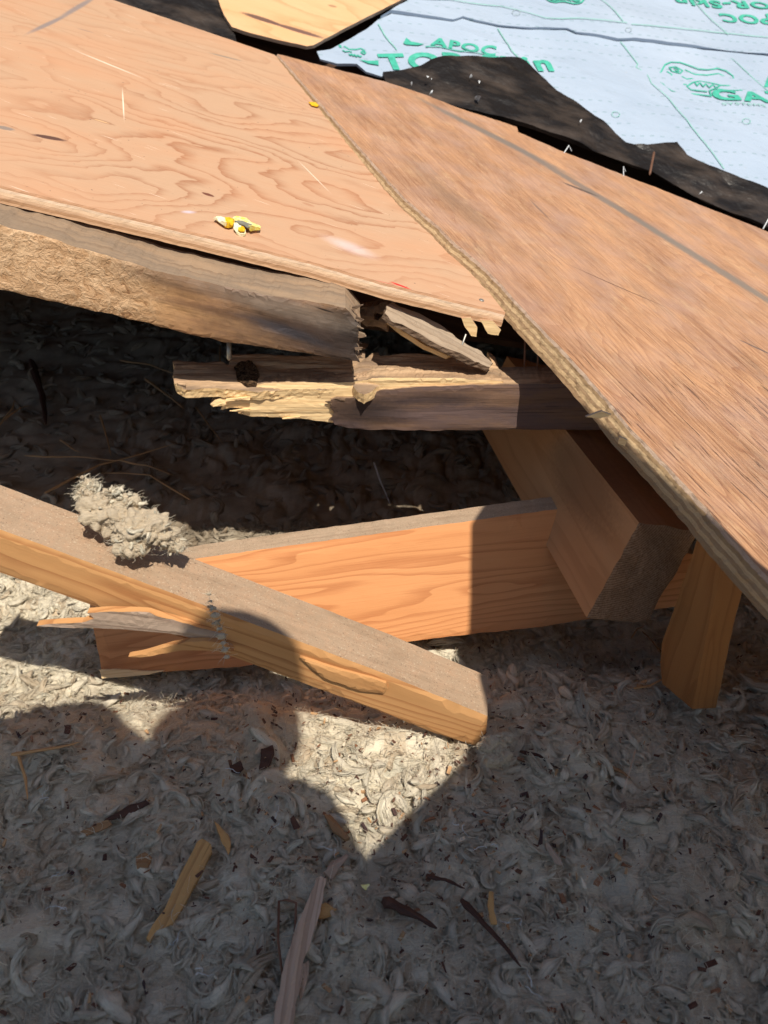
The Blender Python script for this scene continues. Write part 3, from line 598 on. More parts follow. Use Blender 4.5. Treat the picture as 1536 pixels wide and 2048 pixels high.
cl = fbm(np.stack([XY[:, 0] * 24, XY[:, 1] * 24, 0 * XY[:, 0]], 1), 2)
zz = hfloor(XY[:, 0], XY[:, 1]) + billow(XY[:, 0], XY[:, 1]) + RNG.uniform(-.006, .005, len(XY))
# nothing grows through the timber: drop locks that stand where the fallen board or brace lie
pos = np.stack([XY[:, 0], XY[:, 1], zz], 1)
def nearseg(p, a, b, r):
    ab = b - a; t = np.clip(((p - a) @ ab) / (ab @ ab), 0, 1); return np.linalg.norm(p - (a + t[:, None] * ab), axis=1) < r
keep = ~nearseg(pos[:, :2], (b0 + hp * .04)[:2], (b1 + hp * .04)[:2], .062) | (pos[:, 2] < hfloor(pos[:, 0], pos[:, 1]) - .0)
pos, sz = pos[keep], sz[keep]
lv, ll, lff = locks(pos, sz, .75)
# thin hair fibres lying over the locks
def fibres(pos, L, wid, seg=5, bend=1.6, lift=.3):
    N = len(pos); a = RNG.uniform(0, 6.283, N); da = RNG.normal(0, bend / seg, (N, seg)).cumsum(1) + RNG.normal(0, bend / seg, N)[:, None]
    an = a[:, None] + np.concatenate([np.zeros((N, 1)), da], 1)
    el = RNG.normal(lift * .4, lift, N)[:, None] * np.linspace(1, -.8, seg + 1)[None]
    st = np.stack([np.cos(an) * np.cos(el), np.sin(an) * np.cos(el), np.sin(el)], -1) * (L / seg)[:, None, None]
    c = pos[:, None] + np.cumsum(st, 1) - st[:, :1]
    sd = np.stack([-np.sin(an), np.cos(an), 0 * an], -1) * (wid[:, None] * np.linspace(1, .35, seg + 1)[None])[..., None]
    up = np.array([0, 0, 1.]) * (wid[:, None, None] * .8)
    v = np.stack([c - sd, c + sd, c + up], 2)            # three-sided strand
    k = (np.arange(N) * (seg + 1) * 3)[:, None, None]; f = []
    for s in range(seg):
        for (p, q) in ((0, 1), (1, 2), (2, 0)): f.append((s * 3 + p, s * 3 + q, s * 3 + 3 + q, s * 3 + 3 + p))
    F = (np.array(f)[None] + k).reshape(-1, 4)
    lc = np.zeros((N, seg + 1, 3, 3)); lc[..., 2] = RNG.uniform(0, 10, N)[:, None, None]; lc[..., 0] = np.linspace(0, .02, seg + 1)[None, :, None]
    return v.reshape(-1, 3), lc.reshape(-1, 3), F
B1 = frust(42000, .28, 1.45)
hp_ = np.stack([B1[:, 0], B1[:, 1], hfloor(B1[:, 0], B1[:, 1]) + billow(B1[:, 0], B1[:, 1]) + RNG.uniform(.0, .014, len(B1))], 1)
hv, hl, hf = fibres(hp_, RNG.uniform(.010, .036, len(B1)), RNG.uniform(.0002, .0005, len(B1)))
n = NT('mineral wool'); v = n.lc; sx = n.sep(v); rid = sx[2]
st = n.noise(n.scale(v, (45, 700, 3)), 1.0, 5, .75, .6); st2 = n.noise(n.scale(v, (110, 1400, 3)), 1.0, 3, .6, .6)
dirt = n.noise(n.obj, 7, 5, .65); spk = n.noise(n.obj, 330, 3, .7)
wn = n.node('ShaderNodeTexWhiteNoise', {'W': rid}, out=0, noise_dimensions='1D')
base = n.mix(wn, (.93, .83, .62), (.82, .74, .58))
base = n.mix(n.rng(wn, .74, .93, 0, .65), base, (.55, .38, .21))
base = n.mix(n.rng(wn, .10, .05, 0, .45), base, (.34, .37, .33))
base = n.mix(n.rng(st, .36, .60, .42, 0), base, (.42, .37, .30))
base = n.mix(n.rng(dirt, .5, .8, 0, .40), base, (.42, .35, .27))
base = n.mix(n.rng(spk, .66, .74, 0, .8), base, (.05, .035, .025))
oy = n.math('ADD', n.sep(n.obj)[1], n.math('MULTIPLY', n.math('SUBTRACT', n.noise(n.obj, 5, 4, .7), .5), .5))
base = n.mix(n.rng(oy, .22, .42, 0, .72, True), base, n.mix(n.rng(n.noise(n.obj, 14, 4, .7), .4, .65), (.13, .085, .05), (.30, .22, .145)))  # brown debris at the back, painted darker to hold the cavity's shade
nb = n.bump(n.math('ADD', n.math('ADD', st, n.math('MULTIPLY', st2, .6)), n.math('MULTIPLY', n.noise(n.obj, 240, 4, .7), 1.0)), .8, .003)
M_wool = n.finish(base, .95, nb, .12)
def npmesh(name, V, F, mat, lc, parent=None, smooth=True, org=None):
    """large quad mesh straight from arrays"""
    org = np.array(V.mean(0)) if org is None else np.array(org)
    if parent is not None: org = np.array(parent.location)
    me = bpy.data.meshes.new(name); me.vertices.add(len(V)); me.vertices.foreach_set('co', (V - org).astype(np.float32).ravel())
    nf, w_ = F.shape
    me.loops.add(nf * w_); me.loops.foreach_set('vertex_index', F.astype(np.int32).ravel())
    me.polygons.add(nf); me.polygons.foreach_set('loop_start', np.arange(0, nf * w_, w_, dtype=np.int32)); me.polygons.foreach_set('loop_total', np.full(nf, w_, np.int32))
    me.polygons.foreach_set('use_smooth', np.full(nf, smooth)); me.materials.append(mat); setlc(me, lc); me.update(calc_edges=True); me.validate(clean_customdata=False)
    o = bpy.data.objects.new(name, me); COL.objects.link(o)
    if parent is None: o.location = org
    else: o.parent = parent
    return o
V = V.copy()
glc = np.stack([V[:, 0], V[:, 1], np.floor(V[:, 0] * 30) * .37 + np.floor(V[:, 1] * 30) * .71], 1)
VA = np.vstack([V, lv, hv]); LA = np.vstack([glc, ll, hl]); FA = np.vstack([gF, lff + len(V), hf + len(V) + len(lv)])
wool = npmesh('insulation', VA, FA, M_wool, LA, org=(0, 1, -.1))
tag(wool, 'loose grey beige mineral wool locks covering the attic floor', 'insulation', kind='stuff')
#@@A
# ------------------------------------------------------------------ white membrane beyond, with its print
def hm(vo):
    vo = np.asarray(vo, float); return .007 * fbm(np.stack([vo[:, 0] * 4, vo[:, 1] * 9, 0 * vo[:, 0] + 1], 1), 3)
ra_, rb_ = MB.px(800, 62), MB.px(1536, 140); rowang = math.atan2(rb_[1] - ra_[1], rb_[0] - ra_[0])
n = NT('printed white membrane'); v = n.lc
rv = n.node('ShaderNodeVectorRotate', {'Vector': n.vadd(v, n.vscale(n.noise(v, 3.5, 3, out=1), .05)), 'Angle': -rowang}, rotation_type='Z_AXIS'); q = n.sep(rv)
row = n.math('ABSOLUTE', n.math('SUBTRACT', n.math('FRACT', n.math('MULTIPLY', q[1], 1 / .052)), .5))
das = n.math('ABSOLUTE', n.math('SUBTRACT', n.math('FRACT', n.math('MULTIPLY', q[0], 1 / .034)), .5))
brk = n.noise(n.scale(v, (3, 9, 1)), 1, 2)
dm = n.math('MULTIPLY', n.math('MULTIPLY', n.rng(row, .045, .06, 1, 0), n.rng(das, .2, .22, 1, 0)), n.rng(brk, .42, .47))
tv = n.noise(v, 2.2, 4, .5); cz = n.noise(n.scale(v, (5, 12, 1)), 1.0, 5, .6)
col = n.mix(n.rng(tv, .3, .7), (.36, .44, .54), (.43, .505, .60)); col = n.mix(n.math('MULTIPLY', dm, .6), col, (.22, .33, .36))
col = n.mix(n.rng(n.noise(v, 60, 4, .7), .62, .75, 0, .25), col, (.5, .46, .42))
M_mem = n.finish(col, .4, n.bump(cz, .5, .015), .4)
def seamwave(vo): return hm(vo) + .010 * np.clip(vnoise(np.stack([vo[:, 0] * 3.3, vo[:, 1] * 1.5, 0 * vo[:, 0] + 8], 1)), 0, 1)
low = [(634, 103), (660, 98), (700, 76), (732, 58), (756, 40), (781, 29), (800, 12), (1800, 90), (2200, 500), (1700, 520), (1536, 420), (1400, 350), (1300, 318), (1200, 300), (1000, 230), (860, 175), (800, 153), (762, 155), (732, 146), (713, 131), (674, 131), (640, 120)]
mem = slab('roofing_membrane', MB, low, .002, M_mem, es=.03, gs=.03, ej=.001, rows=1, hfn=hm, seed=40)
tag(mem, 'white roofing membrane with green print, lower strip with its edge rolled back', 'membrane')
up_ = [(760, 40), (781, 28), (840, 36), (905, 44), (925, 38), (950, 45), (995, 54), (1062, 60), (1100, 60), (1133, 60), (1151, 68), (1234, 83), (1264, 82), (1377, 96), (1448, 102), (1536, 111), (2100, 165), (2600, -330), (700, -330), (640, -200), (860, -20)]
mem2 = slab('roofing_membrane', MB, up_, .002, M_mem, es=.02, gs=.03, ej=.001, rows=1, hfn=seamwave, off=.005, seed=41)
tag(mem2, 'white roofing membrane, upper strip overlapping the seam, its green lettering upside down', 'membrane')
n = NT('tar underside'); v = n.lc; tv = n.noise(n.scale(v, (5, 12, 1)), 1, 4, .6)
M_tar = n.finish(n.mix(n.rng(tv, .45, .75), (.010, .008, .007), (.075, .055, .042)), .45, n.bump(n.noise(v, 14, 4), .6, .02), .3)
flap = [(764, 154), (802, 150), (839, 141), (860, 133), (885, 127), (946, 126), (1035, 125), (1050, 132), (1068, 150), (1110, 190), (1125, 199), (1154, 220), (1178, 237), (1208, 260), (1248, 294), (1288, 302), (1348, 295), (1368, 320), (1448, 360), (1536, 395), (1800, 505),
        (1800, 640), (1536, 470), (1380, 400), (1300, 352), (1180, 312), (1060, 268), (980, 245), (850, 210), (770, 176)]
def hflap(vo):
    e = edgedist(vo, np.array([MB.px(*p) for p in flap])); return .012 * fbm(np.stack([vo[:, 0] * 7, vo[:, 1] * 7, 0 * vo[:, 0]], 1), 3)
fl = slab('folded_back_edge', MB, flap, .002, M_tar, mem, es=.012, gs=.02, ej=.001, rows=1, off=.018, hfn=hflap, seed=42)
# print on the membrane
def hpt(pl_off, uv): return MB.at(0, 0) + uv[:, :1] * MB.a + uv[:, 1:] * MB.b + (pl_off + 0 * uv[:, :1]) * MB.n
def printmesh(name, uv, F, mat, parent, off):
    uv = np.asarray(uv, float); hh = (hm(uv) if parent is mem else seamwave(uv))[:, None]
    Vp = MB.o + uv[:, :1] * MB.a + uv[:, 1:] * MB.b + (hh + off) * MB.n
    return mk(name, Vp, F, mat, parent, frame=(MB.o, MB.a, MB.b))
def lettering(text, s, e, up, mat, parent, off, bold=.028):
    cu = bpy.data.curves.new('t', 'FONT'); cu.body = text; cu.offset = bold; cu.resolution_u = 4; cu.space_character = 1.12
    ob = bpy.data.objects.new('t', cu); COL.objects.link(ob); bpy.context.view_layer.update()
    dg = bpy.context.evaluated_depsgraph_get(); me = bpy.data.meshes.new_from_object(ob.evaluated_get(dg))
    co = np.array([tuple(q.co) for q in me.vertices]); F = [tuple(p.vertices) for p in me.polygons]
    bpy.data.objects.remove(ob); bpy.data.curves.remove(cu); bpy.data.meshes.remove(me)
    W = co[:, 0].max() - co[:, 0].min(); x0 = co[:, 0].min(); S, E_ = MB.px(*s), MB.px(*e); U_ = MB.px(s[0] + up[0], s[1] + up[1]) - S
    capn = .70; uv = S + ((co[:, :1] - x0) / W) * (E_ - S) + (co[:, 1:2] / capn) * U_
    return printmesh('printed_lettering', uv, F, mat, parent, off)
def strip(name, pts, wid, mat, parent, off, closed=False, sub=4):
    p = np.array([MB.px(*q) for q in pts]); 
    if closed: p = np.vstack([p, p[:1]])
    P2 = [p[0]]
    for a, b in zip(p[:-1], p[1:]): P2 += [a + (b - a) * k / sub for k in range(1, sub + 1)]
    P2 = np.array(P2); t = np.gradient(P2, axis=0); t /= np.linalg.norm(t, axis=1)[:, None] + 1e-9; nn_ = np.stack([-t[:, 1], t[:, 0]], 1) * wid / 2
    uv = np.empty((len(P2) * 2, 2)); uv[0::2] = P2 + nn_; uv[1::2] = P2 - nn_
    return uv, [(2 * i, 2 * i + 1, 2 * i + 3, 2 * i + 2) for i in range(len(P2) - 1)]
def strips(name, lists, wid, mat, parent, off, closed=False):
    UV, F = [], []; k = 0
    for l in lists:
        uv, f = strip(name, l, wid, mat, parent, off, closed); UV.append(uv); F += [tuple(i + k for i in q) for q in f]; k += len(uv)
    return printmesh(name, np.vstack(UV), F, mat, parent, off)
o1, o2 = .0035, .0085
lettering('TOR-Skin', (766, 140), (1108, 143), (-12, -31), M_green, mem, o1, .034)
lettering('APOC', (859, 93), (991, 111), (4, -17), M_green, mem, o1, .034)
lettering('GATOR-Skin', (1430, 203), (1850, 214), (-13, -24), M_green, mem, o1, .034)
lettering('APOC', (1528, 172), (1660, 185), (-6, -21), M_green, mem, o1, .034)
lettering('SYSTEMS', (1443, 214), (1530, 216), (-2, -5), M_greenthin, mem, o1, .0)
lettering('GATOR-Skin', (1634, 20), (1344, 2), (10, 13), M_green, mem2, o2, .034)
lettering('APOC', (1572, 38), (1434, 31), (12, 16), M_green, mem2, o2, .034)
def blob(name, pts, mat, parent, off): q = [MB.px(*p) for p in pts]; return printmesh(name, q, [tuple(range(len(q)))], mat, parent, off)
blob('printed_swoosh', [(812, 78), (822, 86), (848, 92), (835, 95), (812, 92), (806, 89)], M_green, mem, o1)
blob('printed_swoosh', [(716, 122), (735, 125), (756, 123), (757, 134), (735, 131)], M_green, mem, o1)
strips('printed_line', [[(850, 98), (880, 97), (920, 107), (950, 107), (998, 114)]], .006, M_green, mem, o1)
# emblem: an open-jawed reptile head drawn in outline
E0 = [[(0, 6), (12, 0), (30, 1), (48, 8), (66, 16), (84, 17), (104, 14), (122, 20), (136, 30), (140, 42), (130, 50), (112, 50), (90, 44), (70, 40), (56, 44)],
      [(0, 6), (-6, 18), (-14, 30), (-8, 42), (6, 54), (14, 62), (34, 64), (56, 68), (84, 74), (92, 76), (88, 64), (100, 58), (124, 62), (156, 60), (142, 52)],
      [(56, 44), (44, 52), (52, 60), (84, 66)], [(8, 12), (22, 10), (36, 18), (30, 24), (14, 20), (8, 12)], [(18, 14), (26, 14), (28, 20), (20, 18)], [(40, 16), (60, 26), (84, 28), (108, 24), (124, 32)],
      [(2, 28), (16, 34), (24, 46), (44, 48)], [(108, 38), (116, 32), (126, 38), (120, 44), (108, 38)], [(60, 44), (64, 52), (70, 44), (76, 54), (82, 46), (88, 56), (96, 48), (102, 56), (110, 51)], [(4, 20), (14, 26), (10, 36), (20, 42)], [(34, 30), (44, 36), (60, 34), (72, 36)]]
for (ox, oy, sx_, sy_, par, of) in ((1330, 124, 1.0, .92, mem, o1), (668, 82, .5, .6, mem, o1)):
    ls = [[(ox + x_ * sx_ + 0 * y_, oy + y_ * sy_) for x_, y_ in l] for l in E0]
    if par is mem and ox < 900: ls = [l for l in ls if all(y_ < 116 and x_ > 672 for x_, y_ in l)]
    strips('printed_emblem', ls, .0055, M_green, par, of)
strips('printed_emblem', [[(1160 - x_ * .5, 16 - y_ * .35) for x_, y_ in l] for l in E0], .006, M_green, mem2, o2)
for _l in ([(1240, 85), (1250, 95), (1264, 113), (1276, 128), (1272, 133), (1294, 145), (1303, 166), (1335, 196), (1380, 258), (1408, 290), (1448, 338)], [(1451, 104), (1495, 145), (1536, 181), (1600, 240)], [(756, 49), (768, 70), (793, 102)], [(995, 58), (1022, 101), (1044, 122)]): strips('printed_line', [_l], .0035, M_greenthin, mem, o1)
for _l in ([(1185, -8), (1193, 0), (1210, 15), (1242, 53)], [(1380, 0), (1395, 18), (1454, 74)], [(1258, 59), (1400, 66), (1536, 80), (1700, 92)], [(826, 6), (900, 6), (1000, 18), (1090, 42), (1160, 46), (1250, 56)]): strips('printed_line', [_l], .0035, M_greenthin, mem2, o2)
def circ(cx, cy, rx, ry): return [(cx + rx * math.cos(t), cy + ry * math.sin(t)) for t in np.linspace(0, 2 * math.pi, 12, endpoint=False)]
for _c in (circ(1230, 232, 8, 6), circ(1490, 247, 8, 6)): strips('printed_ring', [_c], .002, M_greenthin, mem, o1, True)
for _c in (circ(1030, 33, 8, 6), circ(1253, 69, 6, 4)): strips('printed_ring', [_c], .002, M_greydash, mem2, o2, True)
# black sheet and pale plywood piece at the top
tarp = slab('tar_paper', MB, [(120, -80), (435, -60), (436, 0), (445, 35), (470, 72), (480, 110), (250, 40)], .003, M_tar, es=.03, gs=.03, amp=.01, fr=(5, 5), rows=1, off=.006, seed=43)
tag(tarp, 'dark tar paper patch at the top left, beyond the smooth plywood', 'tar paper')
tsp = [(lambda r: r)(None)]
TP = MB
M_ply2 = plywood('pale plywood offcut', (.74, .46, .24), (.52, .27, .12),
                 [seg_spot(TP, 486, 38, 560, 62, .010, (.10, .05, .045), .9, .3), seg_spot(TP, 545, 58, 645, 88, .009, (.12, .06, .055), .9, .35), seg_spot(TP, 655, 22, 672, 26, .006, (.3, .15, .08), .7, .3)], ringk=9, sx=(1.2, 5), scratches=False)
off = slab('plywood_sheet', MB, [(430, -120), (434, 0), (440, 22), (448, 42), (464, 66), (500, 78), (560, 93), (612, 104), (626, 102), (700, 62), (820, 1), (960, -75)], .010, [M_ply2, M_oldedge], es=.01, gs=.05, ej=.0008, off=.018, rows=3, seed=44)
tag(off, 'pale yellow plywood piece with a long dark slot, at the top beside the white membrane', 'plywood')
print('RT ext', RT.hit(1800, 1392), RT.hit(2500, 2100), RT.hit(2300, 765))

# ------------------------------------------------------------------ nails and staples
def tube(name, pts, rad, mat, parent=None, sides=8, cap=True, flatn=1.0, jit=0.0):
    pts = np.asarray(pts, float); rad = np.broadcast_to(np.asarray(rad, float), (len(pts),)); t = np.gradient(pts, axis=0)
    V, F = [], []; ref = np.array([0.31, .52, .79])
    for i_, (p, r) in enumerate(zip(pts, rad)):
        d = nrm(t[i_]); s = nrm(np.cross(d, ref)); u = np.cross(s, d)
        for k_ in range(sides):
            a = 2 * math.pi * k_ / sides; rr_ = r * (1 + jit * random.uniform(-1, 1)); V.append(p + s * math.cos(a) * rr_ + u * math.sin(a) * rr_ * flatn)
    for i_ in range(len(pts) - 1):
        for k_ in range(sides): F.append((i_ * sides + k_, i_ * sides + (k_ + 1) % sides, (i_ + 1) * sides + (k_ + 1) % sides, (i_ + 1) * sides + k_))
    if cap: F.append(tuple(range(sides))[::-1]); F.append(tuple((len(pts) - 1) * sides + k_ for k_ in range(sides)))
    return mk(name, V, F, mat, parent, frame=(pts[0], pts[-1] - pts[0], (0.1, .2, 1)), smooth=sides > 5)
def nail(p_head, direction, length, label, mat=None, r=.0017, head=True, group=None):
    mat = mat or M_steel; d = nrm(direction); p = np.asarray(p_head, float)
    if head:
        t_ = thing('nail', p + d * length, label, 'nail', group)
        tube('head', [p - d * .0002, p + d * .0004, p + d * .0012], [.0038, .0046, .0044], mat, t_, 16)
        tube('shaft', [p + d * .001, p + d * length * .9, p + d * length], [r, r, r * .2], mat, t_)
    else:
        o = tube('nail', [p, p + d * length * .9, p + d * length], [r, r, r * .15], mat); tag(o, label, 'nail', group)
nail(RO.hit(963, 601) + RO.n * .0014, -RO.n, .06, 'flat round nail head flush in the corner of the smooth plywood')
nail(P(932, 668, 1.315), P(915, 716, 1.335) - P(932, 668, 1.315), .05, 'nail shank bridging the gap just below the plywood corner', head=False)
nail(P(1050, 680, 1.33), P(1049, 726, 1.35) - P(1050, 680, 1.33), .05, 'rusty nail standing in the dark gap, left one of two', M_rust, head=False)
nail(P(1077, 690, 1.33), P(1075, 728, 1.35) - P(1077, 690, 1.33), .045, 'rusty nail standing in the dark gap, right one of two', M_rust, head=False)
nail(P(458, 680, 1.275), P(458, 716, 1.285) - P(458, 680, 1.275), .034, 'pale pointed nail tip poking out below the cracked rafter', r=.0042, head=False)
nail(P(1308, 305, 2.18), P(1296, 366, 2.12) - P(1308, 305, 2.18), .10, 'long rusty nail leaning against the black folded membrane', M_rust, r=.0035, head=False)
staples = [((1128, 306), (1134, 300), (1142, 305), 'bent white staple on the old sheet edge, middle of three'), ((1247, 352), (1243, 342), (1250, 346), 'bent white staple on the old sheet edge nearest the rusty nail'), ((1526, 458), (1532, 446), (1535, 450), 'bent white staple on the old sheet edge at the far right')]
for a_, b_, c_2, lab in staples:
    o = tube('staple', [RT.hit(*a_), RT.hit(*b_) + RT.n * .012, RT.hit(*c_2) + RT.n * .004],   .0014, M_white, sides=6); tag(o, lab, 'staple', 'white staples')
bits = [(855, 154, 'left of three on the black fold'), (862, 158, ''), (942, 152, ''), (960, 165, ''), (862, 184, ''), (957, 197, 'large'), (1163, 242, ''), (1402, 384, ''), (1000, 254, ''), (824, 168, '')]
for k_, (x_, y_, _) in enumerate(bits):
    c0 = MB.hit(x_, y_, .04 if k_ != 8 else .045); r_1 = .006 if k_ != 5 else .011
    pp = [c0 + np.array([random.uniform(-1, 1), random.uniform(-1, 1), random.uniform(-1, 1)]) * r_1 for _ in range(6)] + [c0 + MB.n * r_1 * .6]
    bm = bmesh.new()
    for p in pp: bm.verts.new(p)
    bmesh.ops.convex_hull(bm, input=bm.verts); bm.verts.ensure_lookup_table(); bm.verts.index_update()
    used = [v_ for v_ in bm.verts if v_.link_faces]; ix = {v_.index: i_ for i_, v_ in enumerate(used)}
    o = mk('paper_scrap', [tuple(v_.co) for v_ in used], [[ix[v_.index] for v_ in f_.verts] for f_ in bm.faces], M_white, frame=(c0, (1, 0, 0), (0, 1, 0))); bm.free()
    tag(o, 'tiny white torn scrap stuck on the black folded membrane edge', 'scrap', 'white scraps on the black membrane fold')

# ------------------------------------------------------------------ yellow petal on the smooth sheet
n = NT('yellow petal'); v = n.lc; M_pet = n.finish(n.mix(n.rng(n.noise(v, 160, 3), .4, .62), (.86, .70, .12), (.92, .86, .42)), .5, n.bump(n.noise(v, 300, 4), .6, .002), .3)
n = NT('golden petal'); v = n.lc; M_pet2 = n.finish(n.mix(n.rng(n.noise(v, 160, 3), .4, .62), (.80, .42, .01), (.88, .58, .03)), .5, n.bump(n.noise(v, 300, 4), .6, .002), .3)
n = NT('cream petal'); v = n.lc; M_pet3 = n.finish(n.mix(n.rng(n.noise(v, 160, 3), .4, .62), (.85, .80, .45), (.86, .82, .60)), .5, n.bump(n.noise(v, 300, 4), .6, .002), .3)
M_chip = flat('grey chip', (.20, .19, .15), .8)
def cz(pts): return [(400 + x_ / 9.6, 400 + y_ / 9.6) for x_, y_ in pts]
pt = thing('flower_petal', RO.hit(475, 462), 'crumpled yellow flower petal lying near the front edge of the plywood', 'petal')
def petal(poly, mat, off, tilt, seed):
    c0 = np.array([RO.px(*p) for p in cz(poly)]).mean(0)
    def hf_(vo): d = vo - c0; return tilt[0] * d[:, 0] + tilt[1] * d[:, 1]
    slab('petal', RO, cz(poly), .0006, mat, pt, es=.0015, gs=.0025, ej=.0006, amp=.0028, fr=(110, 110), off=off, rows=1, seed=seed, hfn=hf_)
petal([(250, 430), (300, 372), (385, 372), (470, 400), (480, 480), (490, 570), (440, 545), (370, 500), (310, 450)], M_pet3, .006, (.1, .3), 51)
petal([(450, 370), (560, 365), (630, 400), (650, 480), (620, 560), (540, 575), (470, 560), (450, 470)], M_pet2, .004, (0, .35), 52)
petal([(620, 390), (690, 365), (800, 385), (880, 400), (960, 480), (1060, 520), (1150, 580), (1140, 640), (1040, 640), (960, 660), (880, 560), (760, 520), (650, 520)], M_pet, .006, (0, .3), 53)
petal([(640, 530), (720, 540), (800, 580), (870, 640), (860, 700), (780, 700), (700, 670), (640, 620)], M_pet3, .005, (0, -.3), 54)
petal([(720, 620), (800, 600), (860, 650), (840, 695), (760, 690), (710, 660)], M_pet2, .008, (0, -.1), 56)
slab('grey_chip', RO, cz([(650, 520), (720, 512), (800, 520), (900, 560), (985, 590), (960, 635), (890, 650), (830, 600), (740, 570)]), .002, M_chip, pt, es=.002, gs=.003, ej=.0005, amp=.001, off=.011, rows=2, seed=55)
o = slab('flower_petal', RO, [(616, 208), (628, 207), (640, 212), (634, 217), (622, 214)], .0008, M_pet2, es=.003, gs=.003, ej=.001, amp=.002, off=.004, rows=1, seed=57)
tag(o, 'small yellow petal scrap at the right edge of the smooth plywood', 'petal')
for pg, lab, sd_ in (([(922, 636), (942, 634), (955, 655), (953, 674), (942, 672), (930, 655)], 'splinter', 61), ([(960, 640), (985, 642), (1002, 660), (997, 671), (976, 667)], 'splinter', 62)):
    slab(lab, Plane(P(925, 650, 1.30), P(1000, 655, 1.30), b=(0, 0, 1)), pg, .004, [M_fresh, M_ply], left, es=.003, gs=.004, ej=.0012, amp=.001, seed=sd_)

# ------------------------------------------------------------------ sticks, chips and straw lying in the wool
def ground(x, y, lift=0.0):
    r = ray(x, y); t = (0 - H) / r[2]
    for _ in range(12): p = CAMP + r * t; h_ = float(hfloor(p[0], p[1])) + lift; t = (h_ - H) / r[2]
    return CAMP + r * t
def stick(pts, wid, mat, label, cat='stick', lift=.018, flatn=.6, taper=(.8, .3), name='stick', group=None, lifts=None, sides=7):
    q = [ground(x_, y_, (lifts[k_] if lifts else lift)) for k_, (x_, y_) in enumerate(pts)]
    P2 = [q[0]]
    for a, b in zip(q[:-1], q[1:]): P2 += [a + (b - a) * k_ / 5 for k_ in range(1, 6)]
    P2 = np.array(P2); m = len(P2); t = np.linspace(0, 1, m)
    P2[:, 2] += .0015 * np.sin(t * 9 + wid * 999)
    r = wid / 2 * (taper[0] * (1 - t) + taper[1] * t) / max(taper) * (1 + .12 * np.array([random.uniform(-1, 1) for _ in range(m)]))
    r[0] *= .55; r[-1] *= .4
    o = tube(name, P2, r, mat, None, sides, flatn=flatn, jit=.16); o.data.polygons.foreach_set('use_smooth', [False] * len(o.data.polygons))
    tag(o, label, cat, group); return o
M_chunk = lumber('amber wood chunk', (.62, .36, .14), (.34, .16, .06), ring=6, ringamt=.6, bump=1, wgrain=.6, cracks=.5)
M_reed = lumber('pale reed', (.62, .46, .34), (.34, .22, .15), ring=14, ringamt=.7, bump=1, wgrain=.5)
def plank(poly, lift, thick, mat, label, cat='wood chip', name='wood_chip', tilt=.15, ang=0, group=None, fr=(12, 200), along=None):
    c = ground(*poly[0], lift); e_ = ground(*poly[len(poly) // 2], lift); d = e_ - c; n_ = nrm(np.array([tilt, -.25, 1])); th_ = nrm(np.cross(n_, d))
    pl_ = Plane(c, e_, third=c + th_); o = slab(name, pl_, poly, thick, mat, es=.003, gs=.004, ej=.0014, amp=.0018, fr=fr, rows=3, sj=.0012, seed=int(abs(poly[0][0])))
    tag(o, label, cat, group); return o
plank([(405, 1678), (422, 1688), (424, 1702), (400, 1750), (372, 1800), (345, 1848), (312, 1862), (300, 1882), (292, 1876), (306, 1850), (330, 1820), (352, 1768), (380, 1712), (394, 1684)], .026, .012, M_chunk, 'long amber wood splinter with a frayed lower end, left of the pale reed', 'splinter', 'splinter')
plank([(640, 1752), (653, 1756), (648, 1790), (630, 1850), (612, 1905), (603, 1960), (590, 2010), (582, 2070), (545, 2070), (552, 2010), (566, 1940), (590, 1870), (615, 1800), (632, 1756)], .028, .008, M_reed, 'pale ribbed reed at the bottom edge with an orange stained joint', 'reed', 'reed')
plank([(648, 1745), (662, 1725), (690, 1708), (698, 1712), (678, 1735), (664, 1760)], .022, .004, M_stickgrey, 'frayed grey tip beyond the upper end of the pale reed', 'wood chip', 'frayed_tip')
plank([(604, 1930), (618, 1922), (616, 1950), (606, 1985), (600, 2000), (598, 1965)], .02, .003, M_reed, 'thin pale sliver against the right side of the ribbed reed', 'sliver', 'sliver')
stick([(922, 1800), (980, 1858), (1042, 1934)], .013, M_bark, 'dark brown stick pointing at the lower right of the picture', lift=.024)
stick([(852, 1750), (890, 1760), (930, 1776)], .009, M_bark, 'short dark twig just above the dark brown stick')
stick([(765, 1800), (815, 1822), (874, 1856)], .020, M_bark, 'thick dark purplish bark strip beside the dark brown stick', 'bark', lift=.02)
stick([(1185, 1524), (1222, 1534), (1262, 1556)], .014, M_stick, 'reddish brown stub of wood under the thin upright straw')
stick([(1271, 1500), (1260, 1540), (1247, 1580)], .0022, M_reed, 'thin pale straw standing right of the fallen board tip', 'straw', lift=.04, name='straw')
plank([(428, 1642), (440, 1650), (456, 1670), (462, 1690), (456, 1708), (448, 1690), (434, 1662)], .024, .002, M_chunk, 'amber leaf shaped flake between splinter and lit patch', name='flake')
plank([(522, 1498), (545, 1490), (548, 1505), (536, 1530), (518, 1536)], .022, .006, M_bark, 'dark red bark chip left of the sunlit patch, upper one')
plank([(458, 1530), (480, 1520), (486, 1534), (476, 1545), (462, 1542)], .022, .006, M_bark, 'dark bark chip left of the sunlit patch, lower one')
plank([(268, 1712), (290, 1702), (302, 1712), (296, 1735), (274, 1738)], .022, .007, M_stick, 'square brown wood chip left of the amber splinter')
plank([(722, 1770), (738, 1766), (741, 1770), (732, 1781), (724, 1775)], .024, .001, M_pet, 'tiny yellow petal piece among the grey wool at the bottom', 'petal', 'petal_scrap')
plank([(648, 1630), (660, 1628), (690, 1662), (700, 1676), (690, 1680), (665, 1660)], .022, .006, M_stick, 'brown splinter at the shadow edge by the lit tip', 'splinter', 'splinter')
